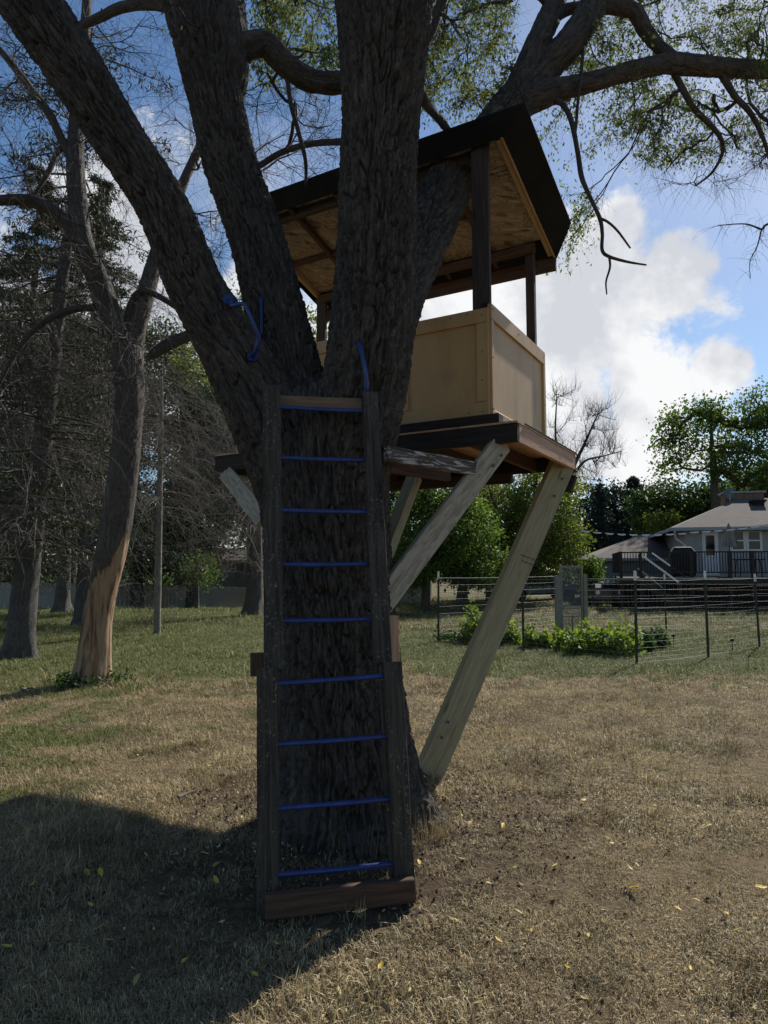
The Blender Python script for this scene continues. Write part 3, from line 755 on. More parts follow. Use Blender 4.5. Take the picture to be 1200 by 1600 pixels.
tb = (-.2, 4.3, tz(-.2, 4.3))
tree = thing('shade_tree', 'huge dark furrowed tree with several leaning trunks that carries the tree house', 'tree', tb)
def part_limb(name, Ls, mat, par=tree, base=tb, label=None):
    V, F, A = join_limbs(Ls)
    return link(name, mesh_np(name, V-np.array(base), F, name not in ('trunk', 'limb'), A), mat, par, base, **({'label': label} if label else {}))
trunk_o = part_limb('trunk', [bole], M['bark'])
part_limb('limb', [LA], M['bark'], label='thick limb leaning far to the left')
part_limb('limb', [LB, LB2, LB3], M['bark'], label='middle limb forking near the top')
part_limb('limb', [LC], M['bark'], label='thick upright limb in front of the roof')
part_limb('limb', [LD, E1, E2, E3, E2b, E1b], M['bark'], label='limb passing up through the tree house roof')
for L in (E5, E6, LX, LY, LZ): part_limb('branch', [L], M['bark'])
# bare hanging dead branch on the right of the roof
E4 = [limb([(868, 158, 5.98, 9), (880, 164, 6.0, 8), (893, 190, 6.0, 8), (903, 240, 6.0, 7), (909, 277, 6.0, 7), (922, 308, 6.0, 6), (937, 341, 6.0, 6), (941, 365, 6.0, 5), (941, 391, 6.0, 5), (952, 401, 6.0, 4.6), (980, 409, 6.0, 3.4), (1010, 414, 6.0, 2.4)], A=.004, da=.006, wob=.2, seed=20),
      limb([(937, 341, 6.0, 4.6), (950, 347, 6.0, 4), (966, 362, 6.0, 3.6), (985, 388, 6.0, 2.6)], A=.003, da=.006, seed=21),
      limb([(952, 401, 6.0, 4.2), (953, 418, 6.0, 3.6), (947, 440, 6.0, 3), (948, 460, 6.0, 2.2)], A=.003, da=.006, seed=22),
      limb([(912, 60, 6.25, 6), (909, 110, 6.1, 5), (904, 150, 6.0, 4.6), (900, 195, 6.0, 4.6), (898, 215, 6.0, 4)], A=.003, da=.006, seed=23),
      limb([(437, 75, 4.85, 9), (448, 120, 4.9, 7), (455, 165, 4.95, 7), (466, 205, 5.0, 6.5), (477, 250, 5.05, 6), (478, 290, 5.1, 4)], A=.004, da=.006, seed=24)]
for L in (E4[0], E4[3], E4[4]): part_limb('dead_branch', [L], M['twig'])
for L in (E4[1], E4[2]): part_limb('dead_branch', [L], M['twig'])

def tgt(n, x0, x1, y0, y1, Y0, Y1):
    return [P(rng.uniform(x0, x1), rng.uniform(y0, y1), rng.uniform(Y0, Y1)) for _ in range(n)]
sk = Skel()
for L in (LA, LB, LB2, LB3, LC, LD, E1, E2, E3, E2b, E5, E6, LX, LY, LZ): sk.add_path(L[4], L[5])
leafy = tgt(80, 395, 535, -60, 120, 5.0, 8.0)+tgt(130, 655, 800, -60, 160, 5.2, 8.5)+tgt(150, 900, 1230, -60, 110, 6.0, 9.5)+tgt(120, 940, 1230, 110, 245, 6.2, 8.5)+tgt(30, 860, 960, 40, 130, 6.5, 9)
leafy += tgt(16, 835, 925, 170, 420, 6.8, 8.5)+tgt(16, 700, 790, 130, 170, 6.0, 8)+tgt(20, 255, 330, -60, 25, 3.9, 5.2)+tgt(10, 1120, 1200, 200, 250, 6.4, 7.5)
# the crown above the picture
leafy += tgt(70, -300, 400, -700, -120, 3.8, 6.5)+tgt(60, 380, 900, -900, -120, 4.2, 8)+tgt(80, 900, 1500, -600, -90, 6, 10)
bare = tgt(34, 1010, 1200, 230, 300, 6.4, 7.4)+tgt(36, 390, 535, 60, 240, 5.0, 7.0)+tgt(12, 1000, 1090, 150, 250, 6.4, 7.2)+tgt(14, 150, 260, 10, 90, 5, 6.5)
nl = len(leafy)
sk.grow(leafy+bare, seg=.10, wig=.3, sag=-.10, back=.45)
V, F = sk.tubes(r0=.0028, ex=.52, rmax=.03, k=5)
tips = sk.A[sk.nb:]; par = sk.parr[sk.nb:]; dirs = tips-sk.A[np.maximum(par, 0)]; dirs /= np.linalg.norm(dirs, axis=1)[:, None]+1e-9
thin = sk.cnt[sk.nb:] <= 4; src = tips[thin]; sdir = dirs[thin]
V2, F2, tp, td = twiglets(src, sdir, 12000, .12, .50, .0013, gravity=-.7, seed=4)
VV = np.vstack([V, V2]); FF = np.vstack([F, F2+len(V)])
link('twigs', mesh_np('twigs', VV-np.array(tb), FF, False, {'bark_co': VV*.5}), M['twig'], tree, tb, kind='stuff')
# leaves hang along the thin shoots in the leafy regions
def in_leafy(p):
    q = proj(p); x, y = q[:, 0], q[:, 1]
    a = (x > 385) & (x < 540) & (y < 135)
    b = (x > 650) & (x < 805) & (y < 200)
    c = (x > 890) & (y < 262)
    d = (x > 825) & (x < 935) & (y > 150) & (y < 440)
    e = (x > 250) & (x < 335) & (y < 40)
    f = y < -40
    return a | b | c | d | e | (f & (np.random.default_rng(3).uniform(size=len(x)) < .45))
g4 = np.random.default_rng(44)
cand = np.vstack([tp, src]); ok = in_leafy(cand); cand = cand[ok]
dens = vnoise(cand*1.6, 77)
cand = cand[dens > -.42]
cand = cand[g4.integers(0, len(cand), 62000)]
V, F, R = leaves(cand, .048, .40, 9, droop=.75, jitter=.022)
V_, F_, R_ = leaves(tp[g4.integers(0, len(tp), 900)], .04, .42, 10, droop=.6, jitter=.03)
V = np.vstack([V, V_]); F = np.vstack([F, F_+len(V)-len(V_)]); R = np.concatenate([R, R_])
link('leaves', mesh_np('leaves', V-np.array(tb), F, False, {'rnd': R}), M['leaf'], tree, tb, kind='stuff')

# ================================================================== THE TREE HOUSE
p0 = P(764, 481, 4.85); TF = Frame((p0[0], p0[1], 0), radians(30)); e1, e2 = TF.e1, TF.e2; ZU = np.array([0, 0, 1.])
thb = TF(-1.1, .65, 2.5)
TH_ = thing('tree_house', 'tan panelled tree house with black felt roof on diagonal wooden struts', 'tree house', thb)
def B(name, q0, q1, w, t, side, mat, **k): return board(name, TF(*q0), TF(*q1), w, t, side, mat, TH_, **k)
# platform
B('rim_board', (-2.56, -.10, 2.502), (.24, -.10, 2.502), .130, .038, ZU, M['darkrim'])
B('rim_board', (.222, -.080, 2.502), (.222, 1.40, 2.502), .130, .038, ZU, M['cedar'])
B('rim_board', (-2.56, 1.42, 2.502), (.241, 1.42, 2.502), .130, .038, ZU, M['darkrim'])
B('rim_board', (-2.541, -.080, 2.502), (-2.541, 1.40, 2.502), .130, .038, ZU, M['darkrim'])
for i, a in enumerate((-2.05, -1.55, -1.05, -.55, -.12)):
    B('joist', (a, -.080, 2.494), (a, 1.40, 2.494), .110, .038, ZU, M['brownstain'])
bx = MB(); bx.fbox(TF, -2.56, .243, -.121, 1.44, 2.569, 2.583); bx.build('floor_panel', M['cedar'], TH_)
bx = MB(); bx.fbox(TF, -2.40, .250, .04, 1.447, 2.585, 2.590); bx.build('floor_mat', simple('dark_green_matting', (.012, .06, .04), .9), TH_)
B('sill_board', (-2.3, -.065, 2.620), (.105, -.065, 2.620), .068, .09, ZU, M['darkrim'])
# front wall: two framed sheets
def wall(fr0, a0, a1, out, inner, z0=2.656, z1=3.468, lst=.075, rst=.075, top=.105, bot=.115, axis='a', parent=TH_):
    """a sheet from a0 to a1 with four trim boards 18 mm proud of it"""
    def q(s, o, z): return (s, o, z) if axis == 'a' else (o, s, z)
    sg = np.sign(out)
    t = MB()
    def bxx(s0, s1, o0, o1, zz0, zz1, nm, bev=.002):
        b = MB()
        if axis == 'a': b.fbox(TF, s0, s1, min(o0, o1), max(o0, o1), zz0, zz1)
        else: b.fbox(TF, min(o0, o1), max(o0, o1), s0, s1, zz0, zz1)
        return b.build(nm, M['tan'], parent, bevel=bev)
    bxx(a0, a1, 0, inner, z0, z1, 'wall_panel')
    bxx(a0, a1, 0.0005*sg, out, z1-top, z1, 'top_rail'); bxx(a0, a1, .0005*sg, out, z0, z0+bot, 'bottom_rail')
    bxx(a0, a0+lst, .0005*sg, out, z0+bot+.003, z1-top-.003, 'stile'); bxx(a1-rst, a1, .0005*sg, out, z0+bot+.003, z1-top-.003, 'stile')
wall(0, -.742, -.020, -.020, .012)
wall(0, -2.25, -.744, -.020, .012)
wall(0, .0, 1.32, .020, -.012, axis='b', z0=2.592, z1=3.500, lst=.045, rst=.05, top=.115, bot=.12)
# corner trim and cap
b = MB(); b.fbox(TF, -.019, -.0005, -.0205, .012, 2.656, 3.468); b.build('corner_post', M['tan'], TH_, bevel=.002)
b = MB(); b.fbox(TF, -.06, -.0125, .013, .06, 3.40, 3.52); b.build('corner_block', M['darkrim'], TH_)
# screws on the trims
s_ = MB()
def screw(q, n):
    c = TF(*q); s_.tube([c, c+np.array(n)*.0035], .0048, 6)
for a, z in ((-.05, 3.42), (-.05, 3.14), (-.05, 2.93), (-.05, 2.70), (-.16, 2.70), (-.16, 3.44), (-.30, 3.44), (-.6, 3.42)): screw((a, -.020, z), -e2)
for b_, z in ((.02, 3.46), (.02, 3.10), (.02, 2.72), (.02, 2.64), (1.29, 3.46), (1.29, 3.02), (1.29, 2.70), (.6, 3.45)): screw((.020, b_, z), e1)
s_.build('screws', M['darkrim'], TH_, kind='stuff')
# rear and left wall, low
wall(0, -2.25, -.02, .020, -.012)if False else None
b = MB(); b.fbox(TF, -2.25, -.013, 1.306, 1.32, 2.592, 3.30); b.build('wall_panel', M['tan'], TH_)
# posts
B('post', (-.075, .055, 2.592), (-.075, .055, 4.80), .137, .040, e1, M['post'])
B('post', (-.062, 1.20, 2.592), (-.062, 1.20, 4.455), .078, .055, e1, M['post'])
B('post', (-2.315, 1.16, 2.592), (-2.315, 1.16, 4.46), .11, .040, e1, M['post'])
B('post', (-2.19, .055, 2.592), (-2.19, .055, 4.79), .089, .040, e1, M['post'])
# roof: rafters, sheathing, headers, felt skirt
def zr(b, k=4.740): return k-.27*b
for i, a in enumerate((.085, -.42, -.90, -1.38, -1.86, -2.36)):
    mt = M['pine'] if i in (0, 5) else M['brownstain']
    if i in (0, 5): mt = M['pine']
    B('rafter', (a, .022, zr(.022)+.030), (a, 1.33, zr(1.33)+.030), .060, .038, ZU, mt)
b = MB()
for nm, a0, a1, b0, b1 in (('roof_panel', -2.395, -1.15, .002, .66), ('roof_panel', -1.147, .115, .002, .66), ('roof_panel', -2.395, -.52, .663, 1.345), ('roof_panel', -.517, .115, .663, 1.345)):
    b = MB(); c = [TF(a, bb, zr(bb)+.0605+dz) for dz in (0, .011) for a, bb in ((a0, b0), (a1, b0), (a1, b1), (a0, b1))]; b.box(c); b.build(nm, M['osb'], TH_)
B('blocking', (-2.33, .66, zr(.66)+.035), (-.45, .66, zr(.66)+.035), .05, .038, ZU, M['brownstain'])
B('header', (-2.38, 1.15, 4.415), (-.0, 1.15, 4.415), .085, .038, ZU, M['brownstain'])
B('header', (-2.40, 1.365, 4.325), (.125, 1.365, 4.325), .130, .036, ZU, M['brownstain'])
B('header', (-2.38, .105, 4.735), (-.16, .105, 4.735), .09, .038, ZU, M['post'])
# pale pine board closing the right edge under the felt
B('barge_board', (.118, .0, zr(0)+.018), (.118, 1.345, zr(1.345)+.018), .055, .018, ZU, M['pine'])
lo = [(-2.43, -.002), (.135, -.002), (.135, 1.36), (-2.43, 1.36)]
hi = [(-2.50, -.12), (.335, -.12), (.335, 1.10), (-2.50, 1.10)]
zl = [4.738, 4.738, 4.372, 4.372]; zh = [4.856, 4.856, 4.527, 4.527]
def felt_side(i, j, n=26):
    """one face of the flared felt skirt, slightly wavy, 6 mm thick"""
    V = []; F = []
    for s in range(n+1):
        u = s/n
        L0 = TF(lo[i][0]*(1-u)+lo[j][0]*u, lo[i][1]*(1-u)+lo[j][1]*u, zl[i]*(1-u)+zl[j]*u)
        H0 = TF(hi[i][0]*(1-u)+hi[j][0]*u, hi[i][1]*(1-u)+hi[j][1]*u, zh[i]*(1-u)+zh[j]*u)
        nrm = np.cross(H0-L0, np.array([0, 0, 1.])); 
        for v in (0, .33, .66, 1):
            p = L0*(1-v)+H0*v; w = .006*fbm(np.array([p*3.0]), 3, 9)[0]*(1 if 0 < v < 1 or v == 0 else 0)
            V.append(p+np.array([w, w, w*(1 if v else 1.2)]))
    for s in range(n):
        for k in range(3):
            a = s*4+k; F.append((a, a+4, a+5, a+1))
    me = bpy.data.meshes.new('felt_skirt'); c = np.array(V).mean(0); me.from_pydata((np.array(V)-c).tolist(), [], F); me.update()
    o = link('felt_skirt', me, M['felt'], TH_, c); sm = o.modifiers.new('thickness', 'SOLIDIFY'); sm.thickness = .006; sm.offset = 0
    return o
for i in range(4): felt_side(i, (i+1) % 4)
b = MB(); c = [TF(hi[i][0], hi[i][1], zh[i]+dz) for dz in (-.004, .012) for i in range(4)]; b.box(c); b.build('roof_felt', M['felt'], TH_)
# worn stamp on the sheathing near the front post, too faint to read
b = MB(); g5 = np.random.default_rng(12)
for row, (bb, nn) in enumerate(((.30, 7), (.345, 9), (.385, 6))):
    for k in range(nn):
        a = -.02+.012-k*.021-.05*0; a0 = .045-k*.020
        x0 = a0+g5.uniform(-.003, .003); L_ = g5.uniform(.006, .012); h_ = g5.uniform(.008, .018)
        b.box([TF(x0+dx, bb+dy, zr(bb+dy)+.0605-dz) for dz in (.0015, .0003) for dx, dy in ((0, 0), (L_, 0), (L_, h_), (0, h_))])
b.build('stamp_mark', M['darkrim'], TH_, kind='stuff')
# struts and beams
def PB(name, a, b_, w, t, side, mat, par=TH_, **k): return board(name, P(*a), P(*b_), w, t, side, mat, par, **k)
perp = lambda a, b_: np.cross(P(*b_)-P(*a), np.array([0, 1., 0]))
a_, b__ = (786, 690, 4.78), (592, 948, 4.16)
PB('strut', a_, b__, .150, .055, np.cross(P(*b__)-P(*a_), np.array([-.45, 1., .0])), M['greypaint'], bevel=.005, cut=(.3, 0))
a_, b__ = (880, 722, 5.88), (668, 1212, 5.08)
PB('strut', a_, b__, .215, .075, np.cross(P(*b__)-P(*a_), np.array([-.42, 1., .0])), M['treated'], bevel=.005, cut=(.35, 0))
a_, b__ = (648, 745, 5.2), (596, 880, 4.55)
PB('strut', a_, b__, .09, .09, np.cross(P(*b__)-P(*a_), np.array([.5, 1., 0])), M['treated'], bevel=.004)
a_, b__ = (352, 738, 6.0), (412, 812, 5.0)
PB('strut', a_, b__, .14, .04, np.cross(P(*b__)-P(*a_), np.array([.1, 1., 0])), M['greypaint'], bevel=.004)
PB('beam', (603, 708.5, 4.0), (757, 735, 4.71), .092, .045, ZU, M['peeling'], bevel=.004, warp=.002)
PB('beam', (606, 728, 4.2), (700, 742, 5.0), .09, .045, ZU, M['brownstain'])
PB('beam', (893, 742, 5.98), (884, 768, 5.98), .10, .06, e1, M['darkrim'])
PB('beam', (375, 685, 6.1), (377, 712, 6.1), .07, .05, e1, M['greypaint'])
B('beam', (-2.5, 1.30, 2.39), (-.3, 1.30, 2.39), .10, .06, ZU, M['darkrim'])
# printed band around the long strut
for dy in (0, 9):
    PB('printed_line', (803, 862+dy, 5.560), (838, 876+dy, 5.548), .005, .003, (0, .3, 1.), M['brownstain'], bevel=0)
for q in ((783, 712, 4.66), (770, 728, 4.63), (878, 748, 5.78), (866, 775, 5.74), (700, 1128, 5.13), (690, 1152, 5.09), (742, 722, 4.60), (735, 731, 4.59)):
    c = P(*q); b = MB(); b.tube([c, c+np.array([0, -.016, 0])], .011, 6); b.build('bolt', M['wire'], TH_)
# ================================================================== LADDER
lb = G(520, 1420); LAD = thing('ladder', 'tall two part ladder of dark weathered boards with blue metal rungs leaning on the tree', 'ladder', lb)
sideL = np.array([cos(radians(11)), sin(radians(11)), 0])
def LBd(name, a, b_, w, t, side, mat, **k): return board(name, P(*a), P(*b_), w, t, side, mat, LAD, **k)
LBd('rail', (418.5, 1452, 3.14), (417, 1044, 3.29), .094, .038, sideL, M['old'], warp=.0015)
LBd('rail', (634, 1408, 3.27), (613, 1034, 3.42), .090, .040, sideL, M['old'], warp=.0015)
LBd('rail', (428, 1048, 3.345), (424.5, 604, 3.74), .094, .038, sideL, M['old'], warp=.0015)
LBd('rail', (598, 1037, 3.48), (578, 614, 3.86), .088, .040, sideL, M['old'], warp=.0015)
# inner faces of the lower pair
LBd('rail', (428, 1398, 3.19), (427, 1048, 3.332), .05, .04, sideL, M['old'])
LBd('rail', (618, 1380, 3.32), (600, 1040, 3.45), .05, .04, sideL, M['old'])
def rung(x0, y0, Y0, x1, y1, Y1, r=.0125):
    b = MB(); a, c = P(x0, y0, Y0), P(x1, y1, Y1); d = (c-a)/np.linalg.norm(c-a); n = 6
    b.tube([a-d*.03]+[a+(c-a)*i/n+ZU*(-.0025*sin(pi*i/n)) for i in range(n+1)]+[c+d*.03], r, 12); return b.build('rung', M['blue'], LAD, smooth=True)
for y0, y1, f in ((1068, 1055, 0), (1163, 1150, .27), (1263, 1248, .56), (1367, 1350, .86)):
    rung(431, y0, 3.31-.15*f, 606+6*f, y1, 3.43-.14*f)
for y0, y1, f in ((970, 967, .18), (882, 881, .375), (797, 800, .57), (715, 719, .75), (636, 642, .93)):
    rung(443-3*f, y0, 3.36+.38*f, 582-18*f, y1, 3.49+.37*f)
LBd('bottom_board', (414, 1416, 3.095), (647.5, 1390, 3.225), .103, .038, ZU, M['brownstain'], bevel=.004)
LBd('top_board', (437, 627, 3.83), (565, 632, 3.90), .062, .038, ZU, M['agedpine'])
# blocks that tie it to the tree
LBd('spacer_block', (402, 1020, 3.50), (402, 1056, 3.49), .07, .09, sideL, M['brownstain'])
LBd('spacer_block', (614, 962, 3.85), (616, 1038, 3.82), .045, .09, sideL, M['cedar'])

# handles
def handle(label, pts, ends, r=.0135):
    p = [P(*q) for q in pts]; base = p[len(p)//2]
    t = thing('grab_handle', label, 'handle', base, 'blue grab handles on the tree')
    C = catmull(p, .015); b = MB(); b.tube(C, r, 12); b.build('bar', M['blue'], t, smooth=True)
    for q, n in ends:
        c = P(*q); n = np.array(n, float); n /= np.linalg.norm(n); b = MB(); b.tube([c-n*.006, c+n*.005], .034, 14); b.build('flange', M['blue'], t, smooth=False, bevel=.002)
        b = MB(); u = np.cross(n, ZU); u /= np.linalg.norm(u)
        b.tube([c+u*.0185+n*.003, c+u*.0185+n*.009], .005, 6); b.build('screw', M['wire'], t)
handle('blue bent metal grab handle on the thick limb leaning left', [(357, 470, 3.93), (364, 477, 3.86), (380, 475, 3.84), (389, 488, 3.84), (398, 510, 3.85), (404, 528, 3.87), (400, 546, 3.9), (394, 556, 3.97)], [((357, 468, 3.95), (.3, -1, .1)), ((395, 557, 3.98), (.2, -1, .3))])
handle('dark blue grab handle on the middle limb between the two others', [(406, 463, 4.43), (408, 470, 4.37), (409, 492, 4.355), (409, 522, 4.36), (408, 532, 4.42)], [], r=.010)
handle('blue grab handle on the upright limb above the right ladder rail', [(560, 534, 3.93), (563, 541, 3.87), (568, 565, 3.84), (572, 592, 3.85), (572, 615, 3.88), (570, 632, 3.95)], [((559, 533, 3.935), (-.15, -1, 0))])

# ================================================================== LEFT: TREES
def gz(px, py, Y=None):
    g = G(px, py); return g
def tubes_from(spec_list, **k): return [limb(s, **k) for s in spec_list]
def dead_sprays(origin_fn, n, L0, L1, droop, seed, r=.006, nside=10, Ls=(.25, .9), flat=.25):
    """drooping dead spruce boughs with side twigs. origin_fn(g) -> point, direction"""
    g = np.random.default_rng(seed); V = []; F = []; o = 0; srcs = []; drs = []
    b = MB()
    for i in range(n):
        p, d = origin_fn(g); L = g.uniform(L0, L1); m_ = 9; pts = [p]; d = d/np.linalg.norm(d)
        for s_ in range(m_):
            d = d+np.array([0, 0, -droop/m_])*(1 if s_ < m_*.7 else -.6)+g.normal(size=3)*.09; d /= np.linalg.norm(d)
            p = p+d*L/m_; pts.append(p); srcs.append(p); drs.append(d)
        b.tube(pts, list(np.linspace(1, .3, m_+1)*r*(L/2)**.4), 4, caps=False)
    srcs = np.array(srcs); drs = np.array(drs)
    V2, F2, tp, td = twiglets(srcs, drs*.6, n*nside, Ls[0], Ls[1], r*.42, gravity=-.55, seed=seed+1, segs=4)
    V1 = np.array(b.v); F1 = np.array(b.f)
    return np.vstack([V1, V2]), np.vstack([F1, F2+len(V1)]), tp, srcs
def put(name, VF, mat, par, base, **k):
    V, F = VF[0], VF[1]; return link(name, mesh_np(name, V-np.array(base), F, False, {'bark_co': V*.5}), mat, par, base, **k)

# half peeled tree
pb = G(145, 1071); Yp = pb[1]
PT_ = thing('half_peeled_tree', 'old tree with orange bare wood low on its trunk and grey bark above', 'tree', pb)
pk = [(140, 1084, Yp, 56), (143, 1060, Yp, 51), (155, 960, Yp, 43), (174, 860, Yp, 45), (188, 780, Yp, 44), (199, 680, Yp, 42), (203, 600, Yp, 42), (198, 545, Yp, 42)]
t1 = limb(pk, A=.006, fr=12, da=.02, ds=.035, wob=.05, seed=31, flare=lambda p, a, n: .05*np.exp(-np.maximum(p[:, 2], 0)/.25)[:, None]*(1+.6*np.cos(a*3+1))[None, :])
t2 = limb([(200, 600, Yp, 40), (188, 530, Yp, 36), (168, 480, Yp, 34), (150, 430, Yp-.1, 32), (130, 385, Yp-.2, 32), (122, 330, Yp-.2, 30), (118, 260, Yp-.2, 26), (119, 200, Yp-.1, 22), (124, 120, Yp, 18), (135, 20, Yp, 14), (140, -120, Yp, 8)], A=.012, fr=14, da=.02, ds=.035, seed=32)
t3 = limb([(202, 590, Yp, 40), (208, 530, Yp+.1, 32), (222, 480, Yp+.2, 28), (236, 430, Yp+.3, 24), (250, 380, Yp+.4, 20), (280, 300, Yp+.6, 16), (320, 210, Yp+.8, 12), (350, 120, Yp+1, 7)], A=.012, fr=14, da=.02, ds=.035, seed=33)
t4 = limb([(128, 385, Yp-.2, 22), (100, 345, Yp-.3, 20), (70, 322, Yp-.4, 19), (30, 312, Yp-.5, 17), (-30, 318, Yp-.6, 13), (-120, 340, Yp-.8, 6)], A=.008, fr=14, da=.02, ds=.03, seed=34)
t5 = limb([(120, 262, Yp-.2, 16), (100, 225, Yp-.2, 14), (78, 180, Yp-.3, 13), (45, 135, Yp-.3, 12), (10, 90, Yp-.4, 10), (-40, 30, Yp-.5, 6)], A=.006, da=.02, ds=.03, seed=35)
t6 = limb([(116, 235, Yp-.2, 10), (95, 232, Yp-.2, 9), (75, 270, Yp-.3, 8), (50, 310, Yp-.4, 5)], A=.003, da=.02, ds=.03, seed=36)
t7 = limb([(196, 530, Yp, 14), (205, 475, Yp+.1, 12), (225, 455, Yp+.1, 11), (260, 470, Yp+.2, 9), (300, 500, Yp+.3, 6)], A=.004, da=.02, ds=.03, seed=37)
t8 = limb([(150, 480, Yp, 12), (110, 485, Yp-.1, 11), (60, 510, Yp-.2, 9), (20, 560, Yp-.3, 6), (-20, 640, Yp-.4, 4)], A=.004, da=.02, ds=.03, seed=38)
t9 = limb([(230, 560, Yp, 10), (260, 540, Yp+.1, 18), (300, 524, Yp+.2, 16), (350, 520, Yp+.3, 10)], A=.004, da=.02, ds=.03, seed=39)
V, F, A = join_limbs([t1, t2, t3]); link('trunk', mesh_np('trunk', V-pb, F, True, A), M['peeled'], PT_, pb)
V, F, A = join_limbs([t4, t5, t6, t7, t8, t9]); link('branch', mesh_np('branch', V-pb, F, True, A), M['twig'], PT_, pb)
sk = Skel()
for L in (t2, t3, t4, t5, t6, t7, t8, t9): sk.add_path(L[4], L[5])
tg = tgt(80, -60, 130, -20, 330, Yp-1.6, Yp+.9)+tgt(60, 120, 340, 40, 520, Yp-1, Yp+1.6)+tgt(60, 240, 540, 120, 290, Yp-.5, Yp+2)+tgt(46, -40, 230, 330, 620, Yp-1.6, Yp+.5)+tgt(30, 300, 400, 320, 520, Yp, Yp+2)
sk.grow(tg, seg=.22, wig=.4, sag=-.12, back=.4)
V, F = sk.tubes(r0=.0045, ex=.5, rmax=.035, k=4)
tips = sk.A[sk.nb:]; par = sk.parr[sk.nb:]; dirs = tips-sk.A[np.maximum(par, 0)]; dirs /= np.linalg.norm(dirs, axis=1)[:, None]+1e-9
V2, F2, tp, td = twiglets(tips, dirs, 4200, .15, .75, .003, gravity=-.35, seed=14, segs=4)
put('twigs', (np.vstack([V, V2]), np.vstack([F, F2+len(V)])), M['twig'], PT_, pb, kind='stuff')
# shoots at its foot
V, F, R = leaves(np.vstack([pb+np.array([x, y, .02])+np.random.default_rng(5).normal(size=(110, 3))*np.array([.11, .10, .05]) for x, y in ((-.33, .0), (.30, .05), (.0, -.25))])+np.array([0, 0, .08]), .075, .5, 3, droop=-.3)
link('basal_shoots', mesh_np('basal_shoots', V-pb, F, False, {'rnd': R}), M['gardendark'], PT_, pb, kind='stuff')

def spruce(label, px, py, top_px, top_Y, w, seed, dead=None, live=None, mat=M['greybark'], nm='spruce_tree', needle=M['needle'], H=11.0, lean=0.0, Y=None):
    b0 = G(px, py) if Y is None else np.array([P(px, py, Y)[0], Y, tz(P(px, py, Y)[0], Y)])
    t = thing(nm, label, 'tree', b0); g = np.random.default_rng(seed)
    dep = b0[1]; r = w/2*dep/FPX
    pts = [b0+np.array([0, 0, -.15])]+[b0+np.array([lean*h, .0, h]) for h in (H*.12, H*.3, H*.6, H)]
    K = np.array([[*p, r*k] for p, k in zip(pts, (1.25, .95, .8, .5, .06))])
    # reuse limb() through a tiny shim: build the tube directly
    C = catmull(K, .12); P_, rad = C[:, :3], C[:, 3]; n = 26; a = np.linspace(0, 2*pi, n, endpoint=False)
    nr = np.stack([np.cos(a), np.sin(a), 0*a], -1); bc = np.stack([np.broadcast_to(r*np.cos(a), (len(P_), n)), np.broadcast_to(r*np.sin(a), (len(P_), n)), np.broadcast_to((P_[:, 2]*.35)[:, None], (len(P_), n))], -1)
    fl = .8*r*np.exp(-np.maximum(P_[:, 2]-b0[2], 0)/.22)[:, None]*(.5+.5*np.cos(a*4+seed))[None, :]
    R = rad[:, None]*(1+.1*vnoise(bc*9+seed, 5))+fl+bark_disp(bc, .010, 11.)
    V = (P_[:, None, :]+nr[None]*R[..., None]).reshape(-1, 3); idx = np.arange(len(P_)*n).reshape(len(P_), n); nx_ = np.roll(idx, -1, 1)
    F = np.stack([idx[:-1], nx_[:-1], nx_[1:], idx[1:]], -1).reshape(-1, 4)
    link('trunk', mesh_np('trunk', V-b0, F, True, {'bark_co': bc.reshape(-1, 3)}), mat, t, b0)
    if dead:
        n_, z0, z1, L0, L1, az0, az1 = dead
        def of(g):
            h = g.uniform(z0, z1); az = g.uniform(az0, az1)
            return b0+np.array([lean*h, 0, h]), np.array([cos(az), sin(az), g.uniform(-.1, .25)])
        VF = dead_sprays(of, n_, L0, L1, .9, seed+3, r=.010, nside=34, Ls=(.3, 1.3))
        put('dead_boughs', VF, M['deadtwig'], t, b0, kind='stuff')
    if live:
        n_, z0, z1, R0, R1, per, ls = live
        cc = []; bb = MB()
        for i in range(n_):
            h = z0+(z1-z0)*(i+.5)/n_; f = (h-z0)/(z1-z0); L = (R0*(1-f)+R1*f)*g.uniform(.7, 1.1); az = g.uniform(0, 2*pi)
            d = np.array([cos(az), sin(az), .12]); p = b0+np.array([lean*h, 0, h]); pl = [p]
            for s_ in range(6):
                d = d+np.array([0, 0, -.09 if s_ < 4 else .12]); p = p+d*L/6; pl.append(p.copy())
            bb.tube(pl, list(np.linspace(.03, .006, 7)*(L/2)**.5), 4, caps=False)
            pl = np.array(pl); u = g.uniform(.12, 1, per)**.7; k = np.minimum((u*6).astype(int), 5); fr_ = (u*6-k)[:, None]
            q = pl[k]*(1-fr_)+pl[k+1]*fr_
            sd = np.cross(pl[-1]-pl[0], [0, 0, 1]); sd /= np.linalg.norm(sd)
            wd = (1-u*.75)*L*.30
            q = q+sd[None]*(g.normal(size=per)*wd)[:, None]+np.array([0, 0, -1])*np.abs(g.normal(size=per)*.13*L*.4)[:, None]
            cc.append(q)
        cc = np.vstack(cc); put('boughs', (np.array(bb.v), np.array(bb.f)), M['twig'], t, b0, kind='stuff')
        V, F, R = leaves(cc, ls, .22, seed+9, droop=.5)
        link('crown', mesh_np('crown', V-b0, F, False, {'rnd': R}), needle, t, b0, kind='stuff')
    return t
spruce('grey leaning spruce trunk at the left edge with drooping dead boughs', 27, 1028, 0, 0, 36, 51, dead=(90, 2.0, 7.5, 1.2, 3.2, 0, 2*pi), live=(90, 1.6, 11.5, 2.4, 1.6, 230, .11), lean=.075, needle=M['needlebrown'], H=12)
